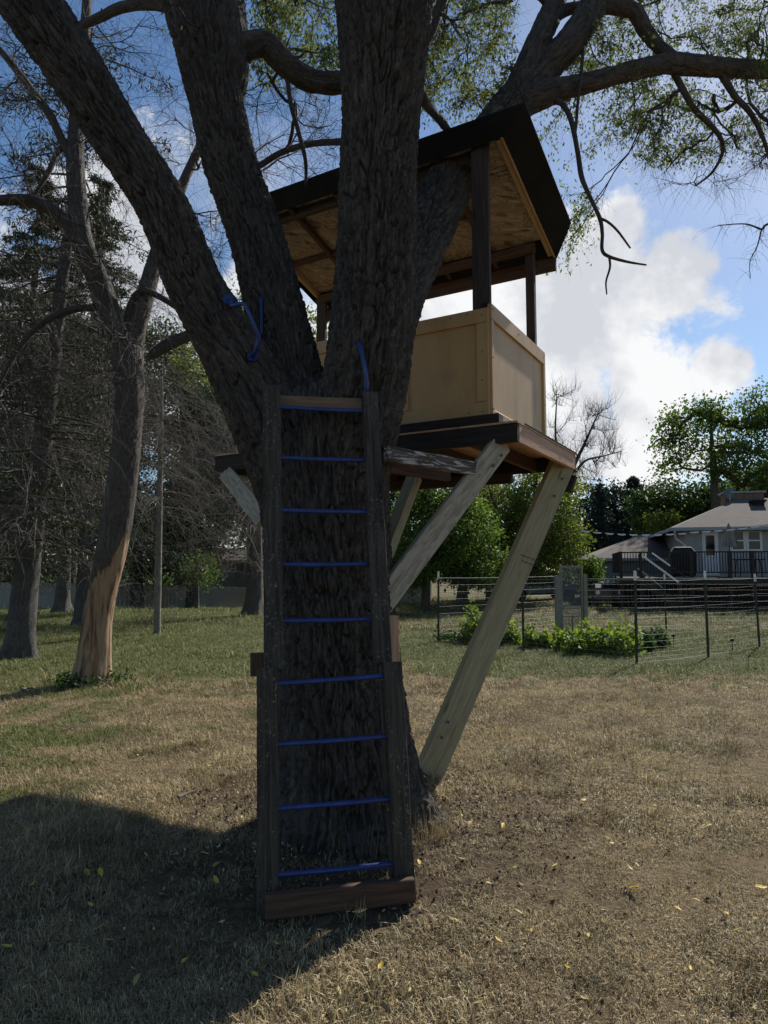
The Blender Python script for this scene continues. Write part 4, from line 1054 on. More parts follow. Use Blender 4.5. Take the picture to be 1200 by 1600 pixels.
spruce('dark spruce behind the half peeled tree with a blue green top', 130, 968, 0, 0, 24, 52, dead=(40, 1.5, 7, 1.5, 3.5, 0, 2*pi), live=(130, 2.2, 13.2, 3.4, .3, 260, .16), H=13.2, needle=M['needle'], Y=19.5)
spruce('spruce far left whose top shows above the dead twigs', 30, 965, 0, 0, 24, 53, dead=(30, 1, 7, 1.5, 3.5, 0, 2*pi), live=(140, 1.8, 14.5, 3.6, .3, 260, .17), H=14.5, needle=M['needle'], Y=21)
spruce('slim dark trunk in front of the left end of the board fence', 97, 958, 0, 0, 20, 54, dead=(30, 2, 8, 1.5, 3, 0, 2*pi), live=(80, 3, 15, 2.8, .3, 200, .18), H=15, needle=M['needlebrown'])
spruce('spruce with flared roots and grey dead boughs beside the left ladder rail', 397, 962, 0, 0, 25, 55, dead=(120, 1.7, 8.0, 2.0, 5.0, .6*pi, 1.7*pi), live=(40, 7.5, 11, 2.0, .3, 160, .17), H=11, needle=M['needlebrown'])
spruce('dead spruce with a curtain of bare grey twigs behind the leaning limb', 330, 948, 0, 0, 10, 56, dead=(170, 2.6, 8.2, 2.0, 4.6, 0, 2*pi), live=None, H=9.2, Y=17.5, mat=M['deadtwig']) if False else None
# weathered pole with hanging dead boughs of the tree next to it
gp = G(245, 992); pole = thing('bare_pole_tree', 'slim bare trunk standing straight on the lawn right of the half peeled tree', 'tree', gp)
l = limb([(245, 996, gp[1], 11), (247, 900, gp[1], 10.5), (249, 800, gp[1], 9.5), (251, 700, gp[1], 8), (252, 620, gp[1], 6), (253, 560, gp[1], 3)], A=.006, fr=18, da=.03, ds=.06, seed=61)
V, F, A = join_limbs([l]); link('trunk', mesh_np('trunk', V-gp, F, True, A), M['palebark'], pole, gp)
def of(g):
    h = g.uniform(2.8, 6.6); az = g.uniform(0, 2*pi); return gp+np.array([.07*0, 0, h]), np.array([cos(az), sin(az), g.uniform(-.2, .3)])
VF = dead_sprays(of, 100, 1.2, 3.4, 1.1, 62, r=.0075, nside=20, Ls=(.3, 1.2)); put('dead_boughs', VF, M['deadtwig'], pole, gp, kind='stuff')
# loose dead boughs reaching down from the half peeled tree
def of(g):
    x, y = g.uniform(170, 260), g.uniform(470, 640); return P(x, y, Yp+g.uniform(-.2, .8)), np.array([g.uniform(-.2, 1), g.uniform(-.5, .6), g.uniform(-.5, .3)])
VF = dead_sprays(of, 46, .8, 2.4, 1.3, 64, r=.0045, nside=16, Ls=(.15, .7)); put('dead_boughs', VF, M['deadtwig'], PT_, pb, kind='stuff')
def of(g):
    x, y = g.uniform(100, 200), g.uniform(400, 620); return P(x, y, Yp+g.uniform(-.8, .4)), np.array([-g.uniform(-.2, 1), g.uniform(-.5, .6), g.uniform(-.5, .3)])
VF = dead_sprays(of, 40, .8, 2.4, 1.2, 66, r=.0045, nside=16, Ls=(.15, .7)); put('dead_boughs', VF, M['twig'], PT_, pb, kind='stuff')

def pbl(px, py, Y, rx, ry, rd):
    c = P(px, py, Y); k = Y/FPX; return (tuple(c), (rx*k, rd, ry*k))
def ltree(label, px, Y, w, tip, blobs, n, per, cs, ls, mleaf, seed, mbark=M['bark'], nm='leafy_tree', shift=0, **k):
    x = P(px, 900, Y)[0]; z = tz(x, Y); r = w/2*Y/FPX
    tp_ = P(tip[0], tip[1], Y)
    sp = [(x, Y, z-.3, r*1.3), (x, Y, z+.5, r), (x+(tp_[0]-x)*.35, Y, z+(tp_[2]-z)*.4, r*.8), (x+(tp_[0]-x)*.8, Y, z+(tp_[2]-z)*.75, r*.45), (*tp_, r*.12)]
    return leafy_tree(nm, label, (x, Y, z), sp, [pbl(*b) for b in blobs], n, per, cs, ls, mleaf, mbark, seed, **k)
# green trees behind the left fence
ltree('dark leafy tree over the fence between the half peeled tree and the slim bare trunk', 215, 44, 20, (215, 700), [(190, 800, 44, 75, 80, 3), (235, 850, 43, 55, 60, 3), (130, 760, 46, 80, 110, 3), (170, 700, 46, 60, 60, 3)], 420, 90, .42, .22, M['leafdark'], 71)
ltree('dark leafy tree behind the fence right of the slim bare trunk', 300, 46, 18, (310, 690), [(300, 800, 46, 62, 90, 3), (290, 860, 45, 45, 45, 3), (350, 740, 47, 60, 80, 3), (330, 660, 47, 50, 60, 3)], 420, 90, .42, .22, M['leafdark'], 72)
ltree('yellow green shrub over the fence beside the blue grey shed', 308, 41, 8, (308, 870), [(300, 895, 41, 20, 18, 1.0), (318, 880, 41, 14, 24, 1.0), (326, 900, 41, 12, 14, .8), (292, 878, 41, 8, 14, .6)], 46, 42, .3, .15, M['leafmid'], 73, nm='shrub', cat='shrub')
ltree('broad dark tree behind the fence above the blue grey shed', 400, 52, 22, (400, 650), [(400, 820, 52, 60, 55, 3), (380, 720, 52, 70, 70, 3), (440, 780, 52, 60, 90, 3), (500, 850, 52, 80, 80, 3), (560, 820, 54, 70, 90, 3)], 420, 90, .5, .26, M['leafdark'], 74)
ltree('dark trees at the far left end of the fence', 30, 42, 22, (30, 560), [(20, 840, 42, 90, 90, 3), (60, 720, 44, 100, 90, 4), (-60, 800, 42, 90, 130, 3), (110, 620, 46, 70, 70, 3)], 420, 90, .45, .25, M['leafdark'], 75)
ltree('bright green treetop seen between the leaning limb and the middle limb', 392, 34, 14, (392, 440), [(385, 475, 34, 16, 40, .8), (398, 540, 34, 24, 50, 1), (410, 640, 34, 34, 90, 1.2), (300, 560, 36, 26, 46, 1), (492, 520, 34, 16, 42, .8), (478, 590, 34, 24, 60, 1)], 120, 60, .3, .19, M['leafyellow'], 76)

ltree('tall dark leafy tree far behind the slim bare trunk', 290, 50, 22, (290, 560), [(290, 650, 50, 90, 80, 3), (330, 760, 50, 80, 70, 3), (240, 560, 51, 60, 60, 3), (350, 620, 51, 50, 60, 3)], 360, 90, .5, .26, M['leafdark'], 171)
ltree('tall dark leafy tree far behind the half peeled tree', 110, 50, 22, (110, 480), [(110, 640, 50, 100, 110, 3), (60, 540, 51, 80, 80, 3), (160, 560, 51, 60, 70, 3)], 360, 90, .5, .26, M['leafdark'], 172)
# left board fence
fb = MB(); A0 = np.array([P(-60, 950, 36)[0], 36.]); A1 = np.array([P(392, 940, 53)[0], 53.]); nP = 150; L_ = np.linalg.norm(A1-A0); fd = (A1-A0)/L_; fn = np.array([-fd[1], fd[0]])
g6 = np.random.default_rng(3); FH = 1.5
fbase = (A0[0], A0[1], tz(*A0)); fence = thing('board_fence', 'long grey vertical board fence at the left end of the lawn', 'fence', fbase)
nP = int(L_/.155)
for i in range(nP):
    c = A0+fd*(i+.5)*L_/nP; z = tz(c[0], c[1]); h = FH+g6.uniform(-.025, .025); o_ = fn*(.012*(i % 2))
    q = [c-fd*.07+o_, c+fd*.07+o_, c+fd*.07+o_+fn*.02, c-fd*.07+o_+fn*.02]
    fb.box([(a[0], a[1], zz) for zz in (z+.02, z+h) for a in q])
fb.build('pickets', wood('silvered_pickets', (.36, .31, .24), (.52, .46, .37), (.17, .145, .115)), fence, kind='stuff')
for hz in (.35, 1.15):
    b = MB(); nn = 12
    for i in range(nn):
        c0 = A0+fd*L_*i/nn+fn*.055; c1 = A0+fd*L_*(i+1)/nn+fn*.055
        b.bar((c0[0], c0[1], tz(*c0)+hz), (c1[0], c1[1], tz(*c1)+hz), .09, .04, ZU)
    b.build('fence_rail', M['greywood'], fence)
# shed behind it
sx = P(325, 900, 56)[0]; ex_ = P(420, 900, 56)[0]; zs = tz(sx, 56); sh = thing('shed', 'small blue grey shed with pale roof edge behind the board fence', 'shed', (sx, 57, zs))
SF = Frame((sx, 56, 0), radians(-6)); W_ = ex_-sx; zt = P(345, 878, 56)[2]
b = MB()
nz = int((zt-zs)/.18)
for i in range(nz): b.box([SF(a, bb, z) for z, k in ((zs+i*.18, .0), (zs+(i+1)*.18-.004, .02)) for a, bb in ((0, k), (W_, k), (W_, 4), (0, 4))])
b.build('siding', simple('blue_grey_siding', (.16, .19, .24), .6), sh, kind='stuff')
b = MB(); b.box([SF(-.3, -.3, zt), SF(W_+.3, -.3, zt), SF(W_+.3, 4.3, zt), SF(-.3, 4.3, zt), SF(-.3, -.3, zt+.1), SF(W_+.3, -.3, zt+.1), SF(W_+.3, 2, zt+1.2), SF(-.3, 2, zt+1.2)]); b.build('roof', M['shingle'], sh)
b = MB(); b.fbox(SF, -.32, W_+.32, -.34, -.30, zt-.08, zt+.14); b.build('fascia', M['greyshade'], sh)
# white line across the left trees
b = MB(); b.tube([P(-200, 712, 15), P(0, 730, 15.5), P(60, 737, 15.7), P(115, 742, 16), P(160, 745, 16.3)], .022, 6); o_ = b.build('line', M['greyshade']); o_.name = 'cable'; setp(o_, 'thin pale cable stretched across the trees at the left edge', 'cable')

# ================================================================== RIGHT: GARDEN FENCE
g7 = np.random.default_rng(8)
fp = {}
gbase = G(995, 1040); gf = thing('garden_fence', 'wire mesh garden fence on dark steel posts around the vegetable bed', 'fence', gbase)
def tpost(px, pyb, pyt, lean=0):
    b0 = G(px, pyb); top = P(px+lean, pyt, b0[1]); b = MB(); d = top-b0
    b.bar(b0-np.array([0, 0, .1]), top, .045, .008, (1, 0, 0)); b.bar(b0+np.array([0, .016, -.1]), top+np.array([0, .016, 0]), .008, .036, (1, 0, 0))
    for i in range(22):
        q = b0+d*(i+1)/24; b.bar(q+np.array([-.006, -.009, 0]), q+np.array([.006, -.009, 0]), .012, .01, ZU)
    po = b.build('post', M['tpost'], gf)
    b = MB(); q = b0+d*.90; b.bar(q+np.array([0, -.001, 0]), top+np.array([0, -.001, .003]), .047, .012, (1, 0, 0)); b.build('painted_tip', M['white'], po)
    return b0, top
C1 = [tpost(685, 1005, 893), tpost(818, 1019, 900, -2), tpost(995, 1040, 892, -3), tpost(1107, 1027, 892, -6), tpost(1187, 1013, 897, -8), tpost(1290, 1000, 895)]
C2 = [tpost(1041, 985, 897, -3)]
back = [G(685, 1005), G(700, 972), G(868, 975)], [G(912, 975), G(1041, 985), G(1187, 975)]
wire = MB()
def mesh_run(p, q, h0, hz=(0, .07, .15, .24, .34, .46, .60, .76, .92, 1.08, 1.24, 1.40), dv=.06, rh=.0015, rv=.0009):
    L = np.linalg.norm(q-p); n = max(2, int(L/dv)); 
    for h in hz:
        pts = [p+(q-p)*i/8+ZU*(.05+h*h0/1.4-.012*sin(pi*i/8)) for i in range(9)]
        wire.tube(pts, rh*(1.5 if h in (0, 1.40) else 1), 3, caps=False)
    for i in range(n+1):
        a = p+(q-p)*i/n; wire.tube([a+ZU*.05, a+ZU*(.05+h0)], rv, 3, caps=False)
for i in range(5): mesh_run(C1[i][0], C1[i+1][0], 1.36)
mesh_run(G(685, 1005), G(868, 987), 1.36); mesh_run(G(913, 987), C2[0][0], 1.3); mesh_run(C2[0][0], G(1230, 985), 1.3)
wire.build('wire_mesh', M['wire'], gf, kind='stuff')
# old screen door used as the gate
dg0, dg1 = G(878, 991), G(912, 990); dY = dg0[1]; dd = dg1-dg0; dw = np.linalg.norm(dd); du = dd/dw
gate = thing('screen_door', 'old wooden screen door standing as garden gate between two grey posts', 'door', (dg0+dg1)/2)
DF = Frame((dg0[0], dg0[1], 0), atan2(-du[1], du[0])); z0 = dg0[2]; ht = P(890, 884, dY)[2]-z0
for a0, a1, zt_ in ((-.16, -.05, P(870, 899, dY)[2]-z0), (dw+.01, dw+.11, P(918, 898, dY)[2]-z0)):
    b = MB(); b.fbox(DF, a0, a1, -.05, .05, z0-.1, z0+zt_); b.build('gate_post', M['greywood'], gate, bevel=.006)
def fr(a0, a1, zz0, zz1, nm='frame', mt=M['greywood'], b0=-.018, b1=.018):
    b = MB(); b.fbox(DF, a0, a1, b0, b1, z0+zz0, z0+zz1); return b.build(nm, mt, gate, bevel=.003)
fr(-.04, .035, .05, ht); fr(dw-.045, dw, .05, ht); fr(.036, dw-.046, ht-.06, ht); fr(.036, dw-.046, .05, .13)
fr(.036, dw-.046, .62, .66); fr(.036, dw-.046, .42, .455); fr(dw*.5-.012, dw*.5+.012, .131, .419)
for zz0, zz1 in ((.661, ht-.061), (.456, .619), (.131, .419)): fr(.037, dw-.047, zz0, zz1, 'screen', M['screen'], -.002, .002)
fr(dw-.02, dw+.005, ht-.28, ht+.03, 'stripe', simple('yellow_paint', (.45, .40, .06), .6), -.021, -.019)

# vegetable bed: each plant its own
def plant(nm, label, cat, c, R, H, n, ls, mt, seed, group=None, stems=6):
    t = thing(nm, label, cat, c, group); g = np.random.default_rng(seed)
    v = g.normal(size=(n, 3)); v /= np.linalg.norm(v, axis=1)[:, None]; v[:, 2] = np.abs(v[:, 2]); rr = g.uniform(.35, 1, n)[:, None]
    pos = np.array(c)+v*rr*np.array([R, R, H*.9])*(1+.35*vnoise(v*2.2+seed, 4))[:, None]+np.array([0, 0, .04])
    V, F, Rn = leaves(pos, ls, .75, seed, droop=.1)
    link('foliage', mesh_np('foliage', V-np.array(c), F, False, {'rnd': Rn}), mt, t, c)
    b = MB()
    for i in range(stems):
        k = g.integers(0, n); b.tube([np.array(c)-ZU*.05, np.array(c)+(pos[k]-np.array(c))*.5+ZU*.05, pos[k]], [.008, .006, .003], 4)
    b.build('stems', M['gardendark'], t)
VL = ['dark low plant at the left end of the vegetable bed touching the long strut', 'bright plant just left of the second steel post from the left', 'bright plant just right of the second steel post from the left', 'smallest bright plant in the gap left of the screen door posts', 'bright plant in front of the left post of the screen door', 'bright plant centred in front of the screen door', 'bright plant in front of the right post of the screen door', 'tall bright plant a hand right of the screen door', 'tallest bright plant left of the nearest corner post', 'bright plant directly behind the nearest corner post of the fence', 'dark green plant just right of the nearest corner post', 'dark green plant at the right end of the vegetable bed', 'bright plant in the rear row left of the nearest corner post', 'bright plant in the rear row close behind the screen door']
for i, (px, py, w, h, mt) in enumerate([(770, 1010, 28, 22, 'gardendark'), (800, 1008, 24, 28, 'garden'), (830, 1012, 20, 26, 'garden'), (852, 1012, 20, 20, 'garden'), (878, 1018, 24, 30, 'garden'), (900, 1024, 24, 26, 'garden'), (922, 1022, 24, 32, 'garden'), (945, 1024, 26, 36, 'garden'), (968, 1026, 24, 36, 'garden'), (988, 1022, 22, 32, 'garden'), (1008, 1018, 22, 26, 'gardendark'), (1030, 1014, 22, 26, 'gardendark'), (960, 1008, 30, 34, 'garden'), (915, 1008, 30, 30, 'garden')]):
    c = G(px, py); k = c[1]/FPX
    plant('vegetable_plant', VL[i], 'plant', tuple(c), w*k*.80, h*k*1.35, 300, .095, M[mt], 100+i, 'plants in the vegetable bed')
c = G(740, 1004); plant('garden_bush', 'tall leafy bush in the garden partly behind the long strut', 'bush', tuple(c), .36, .92, 900, .085, M['garden'], 130)
c = G(700, 1004); plant('low_weeds', 'low dark weeds at the foot of the leftmost steel post', 'plant', tuple(c), .45, .30, 260, .07, M['gardendark'], 131)
for px, py in ((1053, 1010), (1145, 1018)):
    c = G(px, py); b = MB(); b.tube([c-ZU*.05, c+ZU*.22], .008, 6); b.tube([c+ZU*.20, c+ZU*.25], [.04, .03], 10); o_ = b.build('solar_light', M['black']); setp(o_, 'small dark stake light in the garden '+('nearer the corner post' if px < 1100 else 'nearer the right edge'), 'garden light')

# ================================================================== HOUSE AND DECK
hp = P(1074, 940, 30.); HF = Frame((hp[0], 30., 0), radians(14)); hz0 = tz(hp[0], 30)
ho = HF(0, 0, hz0); HS = thing('house', 'grey sided house with brown shingle roof behind the raised deck', 'house', ho)
def hh(px, py, b=0): return HF.hitB(px, py, b)
def lap(name, fr_, a0, a1, b0, z0, z1, mat, par, dz=.12, dep=4.0, skip=()):
    b = MB(); n = int(round((z1-z0)/dz))
    for i in range(n):
        za, zb = z0+i*dz, z0+(i+1)*dz-.003
        segs = [(a0, a1)]
        for (s0, s1, y0, y1) in skip:
            if zb > y0 and za < y1: segs = [t for (p, q) in segs for t in (((p, min(q, s0)), (max(p, s1), q)) if s0 < q and s1 > p else ((p, q),)) if t[1]-t[0] > .01]
        for p, q in segs: b.box([fr_(p, b0-.03, za), fr_(q, b0-.03, za), fr_(q, b0+.05, za), fr_(p, b0+.05, za), fr_(p, b0-.012, zb), fr_(q, b0-.012, zb), fr_(q, b0+.05, zb), fr_(p, b0+.05, zb)])
    return b.build(name, mat, par, kind='stuff')
eave = hh(1074, 826)[1]
b = MB(); b.fbox(HF, 0.03, 12, .06, 9, hz0-.2, eave); b.build('wall', M['siding'], HS)
d0, dt = hh(1096, 830); d1, _ = hh(1121, 830); w0, wt = hh(1139, 826); w1, _ = hh(1190, 826); wb = hh(1150, 862)[1]
dt -= .05; wt -= .05
lap('siding', HF, 0, 12, 0, hz0+.0, eave, M['siding'], HS, skip=((d0, d1, 0, dt), (w0, w1, wb, wt)))
def ring(name, a0, a1, zz0, zz1, w, b0, b1, mat, par):
    b = MB(); b.fbox(HF, a0, a1, b0, b1, zz1-w, zz1); b.fbox(HF, a0, a1, b0, b1, zz0, zz0+w); b.fbox(HF, a0, a0+w, b0, b1, zz0+w+.001, zz1-w-.001); b.fbox(HF, a1-w, a1, b0, b1, zz0+w+.001, zz1-w-.001); return b.build(name, mat, par)
def pane(a0, a1, zz0, zz1, par, b0=.0): b = MB(); b.fbox(HF, a0, a1, b0, b0+.01, zz0, zz1); return b.build('pane', M['glass'], par)
fl = 1.35
do = ring('door', d0, d1, fl, dt, .14, -.05, .03, M['white'], HS); pane(d0+.14, d1-.14, fl+.9, dt-.14, do, -.02)
b = MB(); b.fbox(HF, d0+.142, d1-.142, -.03, .02, fl+.14, fl+.88); b.build('door_leaf', M['white'], do)
wn = (w1-w0)/2
for i in range(2):
    a0 = w0+i*wn; wi = ring('window', a0+.005, a0+wn-.005, wb, wt, .10, -.05, .03, M['white'], HS); pane(a0+.1, a0+wn-.1, wb+.1, wt-.1, wi, -.01)
    b = MB(); zm = (wb+wt)/2; b.fbox(HF, a0+.105, a0+wn-.105, -.045, .0, zm-.03, zm+.03); b.build('sash_bar', M['white'], wi)
b = MB(); b.tube([HF(1.95, -.09, eave-.75), HF(1.95, -.05, eave-.55)], [.08, .12], 8); b.build('wall_lamp', M['black'], HS)
# hip roof
ov = .55; zE = eave+.02; a0, b0 = -ov, -ov; rz = hh(1150, 778, 3.2)[1]
ra, rb = hh(1152, 779, 3.6)[0], 3.6
pk = [HF(a0, b0, zE), HF(12.5, b0, zE), HF(12.5, 8.6, zE), HF(a0, 8.6, zE), HF(ra, rb, rz), HF(12.5, rb, rz)]
b = MB(); b.poly([pk[0], pk[1], pk[5], pk[4]]); b.poly([pk[0], pk[4], pk[3]]); b.poly([pk[3], pk[4], pk[5], pk[2]])
V = np.array(b.v); c = V.mean(0); me = bpy.data.meshes.new('roof'); me.from_pydata((V-c).tolist(), [], b.f); ro = link('roof', me, M['shingle'], HS, c); sm = ro.modifiers.new('t', 'SOLIDIFY'); sm.thickness = .08; sm.offset = -1
b = MB(); b.fbox(HF, a0-.02, 12.5, b0-.12, b0-.005, zE-.14, zE+.0); b.fbox(HF, a0-.13, a0-.022, b0-.12, 8.6, zE-.14, zE+.0); b.build('gutter', M['greyshade'], HS)
b = MB(); b.fbox(HF, a0-.0, 12.5, b0, 0.05, zE-.16, zE-.12); b.build('soffit', M['greyshade'], HS)
b = MB(); b.tube([HF(-.5, -.55, zE-.1), HF(-.42, -.2, zE-.45), HF(-.03, -.05, zE-.75), HF(-.03, -.05, hz0+1.2)], .05, 6); b.build('downpipe', M['white'], HS)
ca, cz = hh(1162, 776, 4.0)
b = MB(); b.fbox(HF, ca-.9, ca+.8, 3.7, 4.6, rz-.4, rz+.28); ch = b.build('chimney', M['brick'], HS); b = MB(); b.fbox(HF, ca-1.0, ca+.9, 3.6, 4.7, rz+.281, rz+.36); b.build('chimney_cap', M['greyshade'], ch)
va, vz = hh(1183, 785, 2.6); b = MB(); b.fbox(HF, va-.2, va+.25, 2.4, 2.8, vz-.25, vz+.02); b.fbox(HF, va-.28, va+.33, 2.3, 2.9, vz+.021, vz+.10); b.build('roof_vent', M['black'], HS)
sa, sz = hh(1140, 771, 3.6); sat = thing('satellite_dish', 'grey satellite dish at the left end of the house ridge', 'satellite dish', HF(sa, 3.6, sz-.5))
b = MB(); c0 = HF(sa, 3.6, sz)
for i, rr in enumerate((.05, .16, .26, .34)): pass
rings = [.02, .11, .19, .26]; V = []; F = []
for i, r_ in enumerate(rings):
    for j in range(16): a = 2*pi*j/16; V.append(c0+np.array([r_*cos(a), -.0+r_*r_*.6, r_*sin(a)*1.15]))
for i in range(3):
    for j in range(16): F.append((i*16+j, i*16+(j+1) % 16, (i+1)*16+(j+1) % 16, (i+1)*16+j))
me = bpy.data.meshes.new('dish'); me.from_pydata([tuple(v-c0) for v in V], [], F); do_ = link('dish', me, simple('dull_grey_metal', (.14, .15, .16), .7), sat, c0); sm = do_.modifiers.new('t', 'SOLIDIFY'); sm.thickness = .015
b = MB(); b.tube([c0, c0-ZU*.55], .03, 6); b.build('mast', M['greyshade'], sat)
# low wing
wp_ = P(936, 940, 34.); WF = Frame((wp_[0], 34., 0), radians(8)); wz = tz(wp_[0], 34)
WG = thing('garage_wing', 'low pale green grey wing with wide brown roof left of the deck', 'house', WF(0, 0, wz))
we = WF.hitB(936, 873, 0)[1]; lap('siding', WF, 0, 7.5, 0, wz, we, M['sidinggreen'], WG, dz=.14)
b = MB(); b.fbox(WF, .03, 7.5, .06, 7, wz-.2, we); b.build('wall', M['sidinggreen'], WG)
ra2, rz2 = WF.hitB(1000, 836, 3.4); 
pk = [WF(-.5, -.5, we), WF(8, -.5, we), WF(8, 7.4, we), WF(-.5, 7.4, we), WF(ra2, 3.4, rz2), WF(8, 3.4, rz2+.05)]
b = MB(); b.poly([pk[0], pk[1], pk[5], pk[4]]); b.poly([pk[0], pk[4], pk[3]]); b.poly([pk[3], pk[4], pk[5], pk[2]])
V = np.array(b.v); c = V.mean(0); me = bpy.data.meshes.new('roof'); me.from_pydata((V-c).tolist(), [], b.f); ro = link('roof', me, M['shingle'], WG, c); sm = ro.modifiers.new('t', 'SOLIDIFY'); sm.thickness = .08; sm.offset = -1
b = MB(); b.fbox(WF, -.55, 8, -.6, -.505, we-.12, we+.02); b.build('gutter', M['greyshade'], WG)

# deck
DK = thing('wooden_deck', 'raised dark brown wooden deck with railing in front of the house', 'deck', HF(0, -3, hz0))
bD = -3.6
a0 = HF.hitB(968, 900, bD)[0]; a1 = 9.0; zr1 = HF.hitB(968, 863, bD)[1]; zf = zr1-1.0
b = MB(); b.fbox(HF, a0, a1, bD, -.035, zf-.06, zf); b.build('platform', M['deckbrown'], DK)
b = MB(); b.fbox(HF, a0, a1, bD-.04, bD-.001, zf-.28, zf); b.build('rim_board', M['deckbrown'], DK)
aps = [a0+.05, a0+.05+(a1-a0)*.22, HF.hitB(1076, 880, bD)[0], HF.hitB(1140, 880, bD)[0], HF.hitB(1176, 880, bD)[0], a1-1]
aps = [a0+.06, HF.hitB(1080, 880, bD)[0], HF.hitB(1140, 880, bD)[0], HF.hitB(1176, 880, bD)[0], HF.hitB(1240, 880, bD)[0]]
for a in aps:
    b = MB(); b.fbox(HF, a-.06, a+.06, bD-.055, bD+.065, hz0-.1, zr1+.03); b.build('deck_post', M['deckbrown'], DK)
for zz in (zr1-.03, zr1-.82):
    b = MB(); b.fbox(HF, a0, a1, bD-.04, bD+.06, zz, zz+.05); b.build('railing_rail', M['deckbrown'], DK)
b = MB(); n = int((a1-a0)/.105)
for i in range(n): a = a0+.1+i*.105; b.fbox(HF, a, a+.028, bD-.01, bD+.02, zr1-.79, zr1-.03)
n = 26
for i in range(n): bb = bD+.15+i*.13; b.fbox(HF, a0+.01, a0+.045, bb, bb+.035, zr1-.79, zr1-.03)
b.build('balusters', M['deckbrown'], DK, kind='stuff')
b = MB(); b.fbox(HF, a0, a0+.06, bD+.06, -.1, zr1-.03, zr1+.02); b.fbox(HF, a0, a0+.06, bD+.06, -.1, zr1-.82, zr1-.77); b.build('railing_rail', M['deckbrown'], DK)
# near-black boards added to stand for the shade under the deck
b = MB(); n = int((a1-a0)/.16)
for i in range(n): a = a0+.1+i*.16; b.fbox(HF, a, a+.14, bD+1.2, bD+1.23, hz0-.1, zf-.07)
b.build('shade_boards', M['darkgap'], DK, kind='stuff')
# stairs going down to the right, in front of the deck
bs = bD-.6
def sp_(px, py, b_): a, z = HF.hitB(px, py, b_); return HF(a, b_, z)
for b_, q0, q1, mt, w, nm in ((bD-1.2, (998, 864), (1062, 911), 'white', .07, 'handrail'), (bD-.25, (1019, 864), (1047, 884), 'white', .06, 'handrail'), (bD-1.2, (997, 888), (1035, 918), 'greyshade', .045, 'lower_rail'), (bD-.25, (1047, 884), (1085, 912), 'deckbrown', .06, 'handrail'), (bD-1.2, (1000, 905), (1060, 950), 'deckbrown', .24, 'stringer'), (bD-.25, (1000, 902), (1060, 946), 'deckbrown', .24, 'stringer')):
    b = MB(); b.bar(sp_(*q0, b_), sp_(*q1, b_), w, .06, ZU); b.build(nm, M[mt], DK)
for i in range(7):
    u = (i+.5)/7; q = (1-u)*sp_(1000, 900, bD-1.2)+u*sp_(1060, 944, bD-1.2); q2 = (1-u)*sp_(1000, 900, bD-.25)+u*sp_(1060, 944, bD-.25)
    b = MB(); b.bar(q, q2, .27, .035, HF.e1); b.build('tread', M['deckbrown'], DK)
for q in ((1000, 862), (1062, 909)):
    pt = sp_(*q, bD-1.2); b = MB(); b.bar(np.array([pt[0], pt[1], hz0-.05]), pt, .09, .09, (1, 0, 0)); b.build('stair_post', M['deckbrown'], DK)
# things on and below the deck
gc = HF(HF.hitB(1066, 860, -2.0)[0], -2.0, zf); gr = thing('covered_grill', 'barbecue under a black cover on the deck left of the white door', 'grill', gc)
b = MB(); gw = .8
b.box([gc+HF.e1*x+HF.e2*y+ZU*z for z, x1, y1 in ((.05, gw*.55, .33), (1.0, gw*.62, .36)) for x, y in ((-x1, -y1), (x1, -y1), (x1, y1), (-x1, y1))])
b.box([gc+HF.e1*x+HF.e2*y+ZU*z for z, x1, y1 in ((1.0, gw*.62, .36), (1.25, gw*.40, .2)) for x, y in ((-x1, -y1), (x1, -y1), (x1, y1), (-x1, y1))]); b.build('cover', M['black'], gr, bevel=.04)
b = MB(); [b.tube([gc+HF.e1*sx_*.4+HF.e2*.2, gc+HF.e1*sx_*.4+HF.e2*.2+ZU*.1], .04, 8) for sx_ in (-1, 1)]; b.build('wheels', M['black'], gr)
ua, uz = HF.hitB(1140, 860, -1.6); uc = HF(ua, -1.6, zf); um = thing('folded_parasol', 'closed pale parasol standing on the deck between door and windows', 'parasol', uc)
zt2 = HF.hitB(1142, 818, -1.6)[1]; b = MB(); b.tube([uc, np.array([uc[0], uc[1], zt2+.02])], .022, 8); b.build('pole', M['wire'], um)
b = MB(); hh_ = zt2-zf; tp_ = np.array([uc[0], uc[1], zt2]); k = 12; V = []; F = []
prof = [(0, .02), (.12, .07), (.35, .16), (.7, .24), (.95, .28)]
for i, (dz_, r_) in enumerate(prof):
    for j in range(k*2): a = pi*j/k; rr = r_*(1 if j % 2 else .62); V.append(tp_+np.array([rr*cos(a), rr*sin(a), -dz_]))
for i in range(len(prof)-1):
    for j in range(k*2): F.append((i*24+j, i*24+(j+1) % 24, (i+1)*24+(j+1) % 24, (i+1)*24+j))
me = bpy.data.meshes.new('canopy'); me.from_pydata([tuple(v-tp_) for v in V], [], F); link('canopy', me, simple('beige_canvas', (.33, .31, .27), .9), um, tp_)
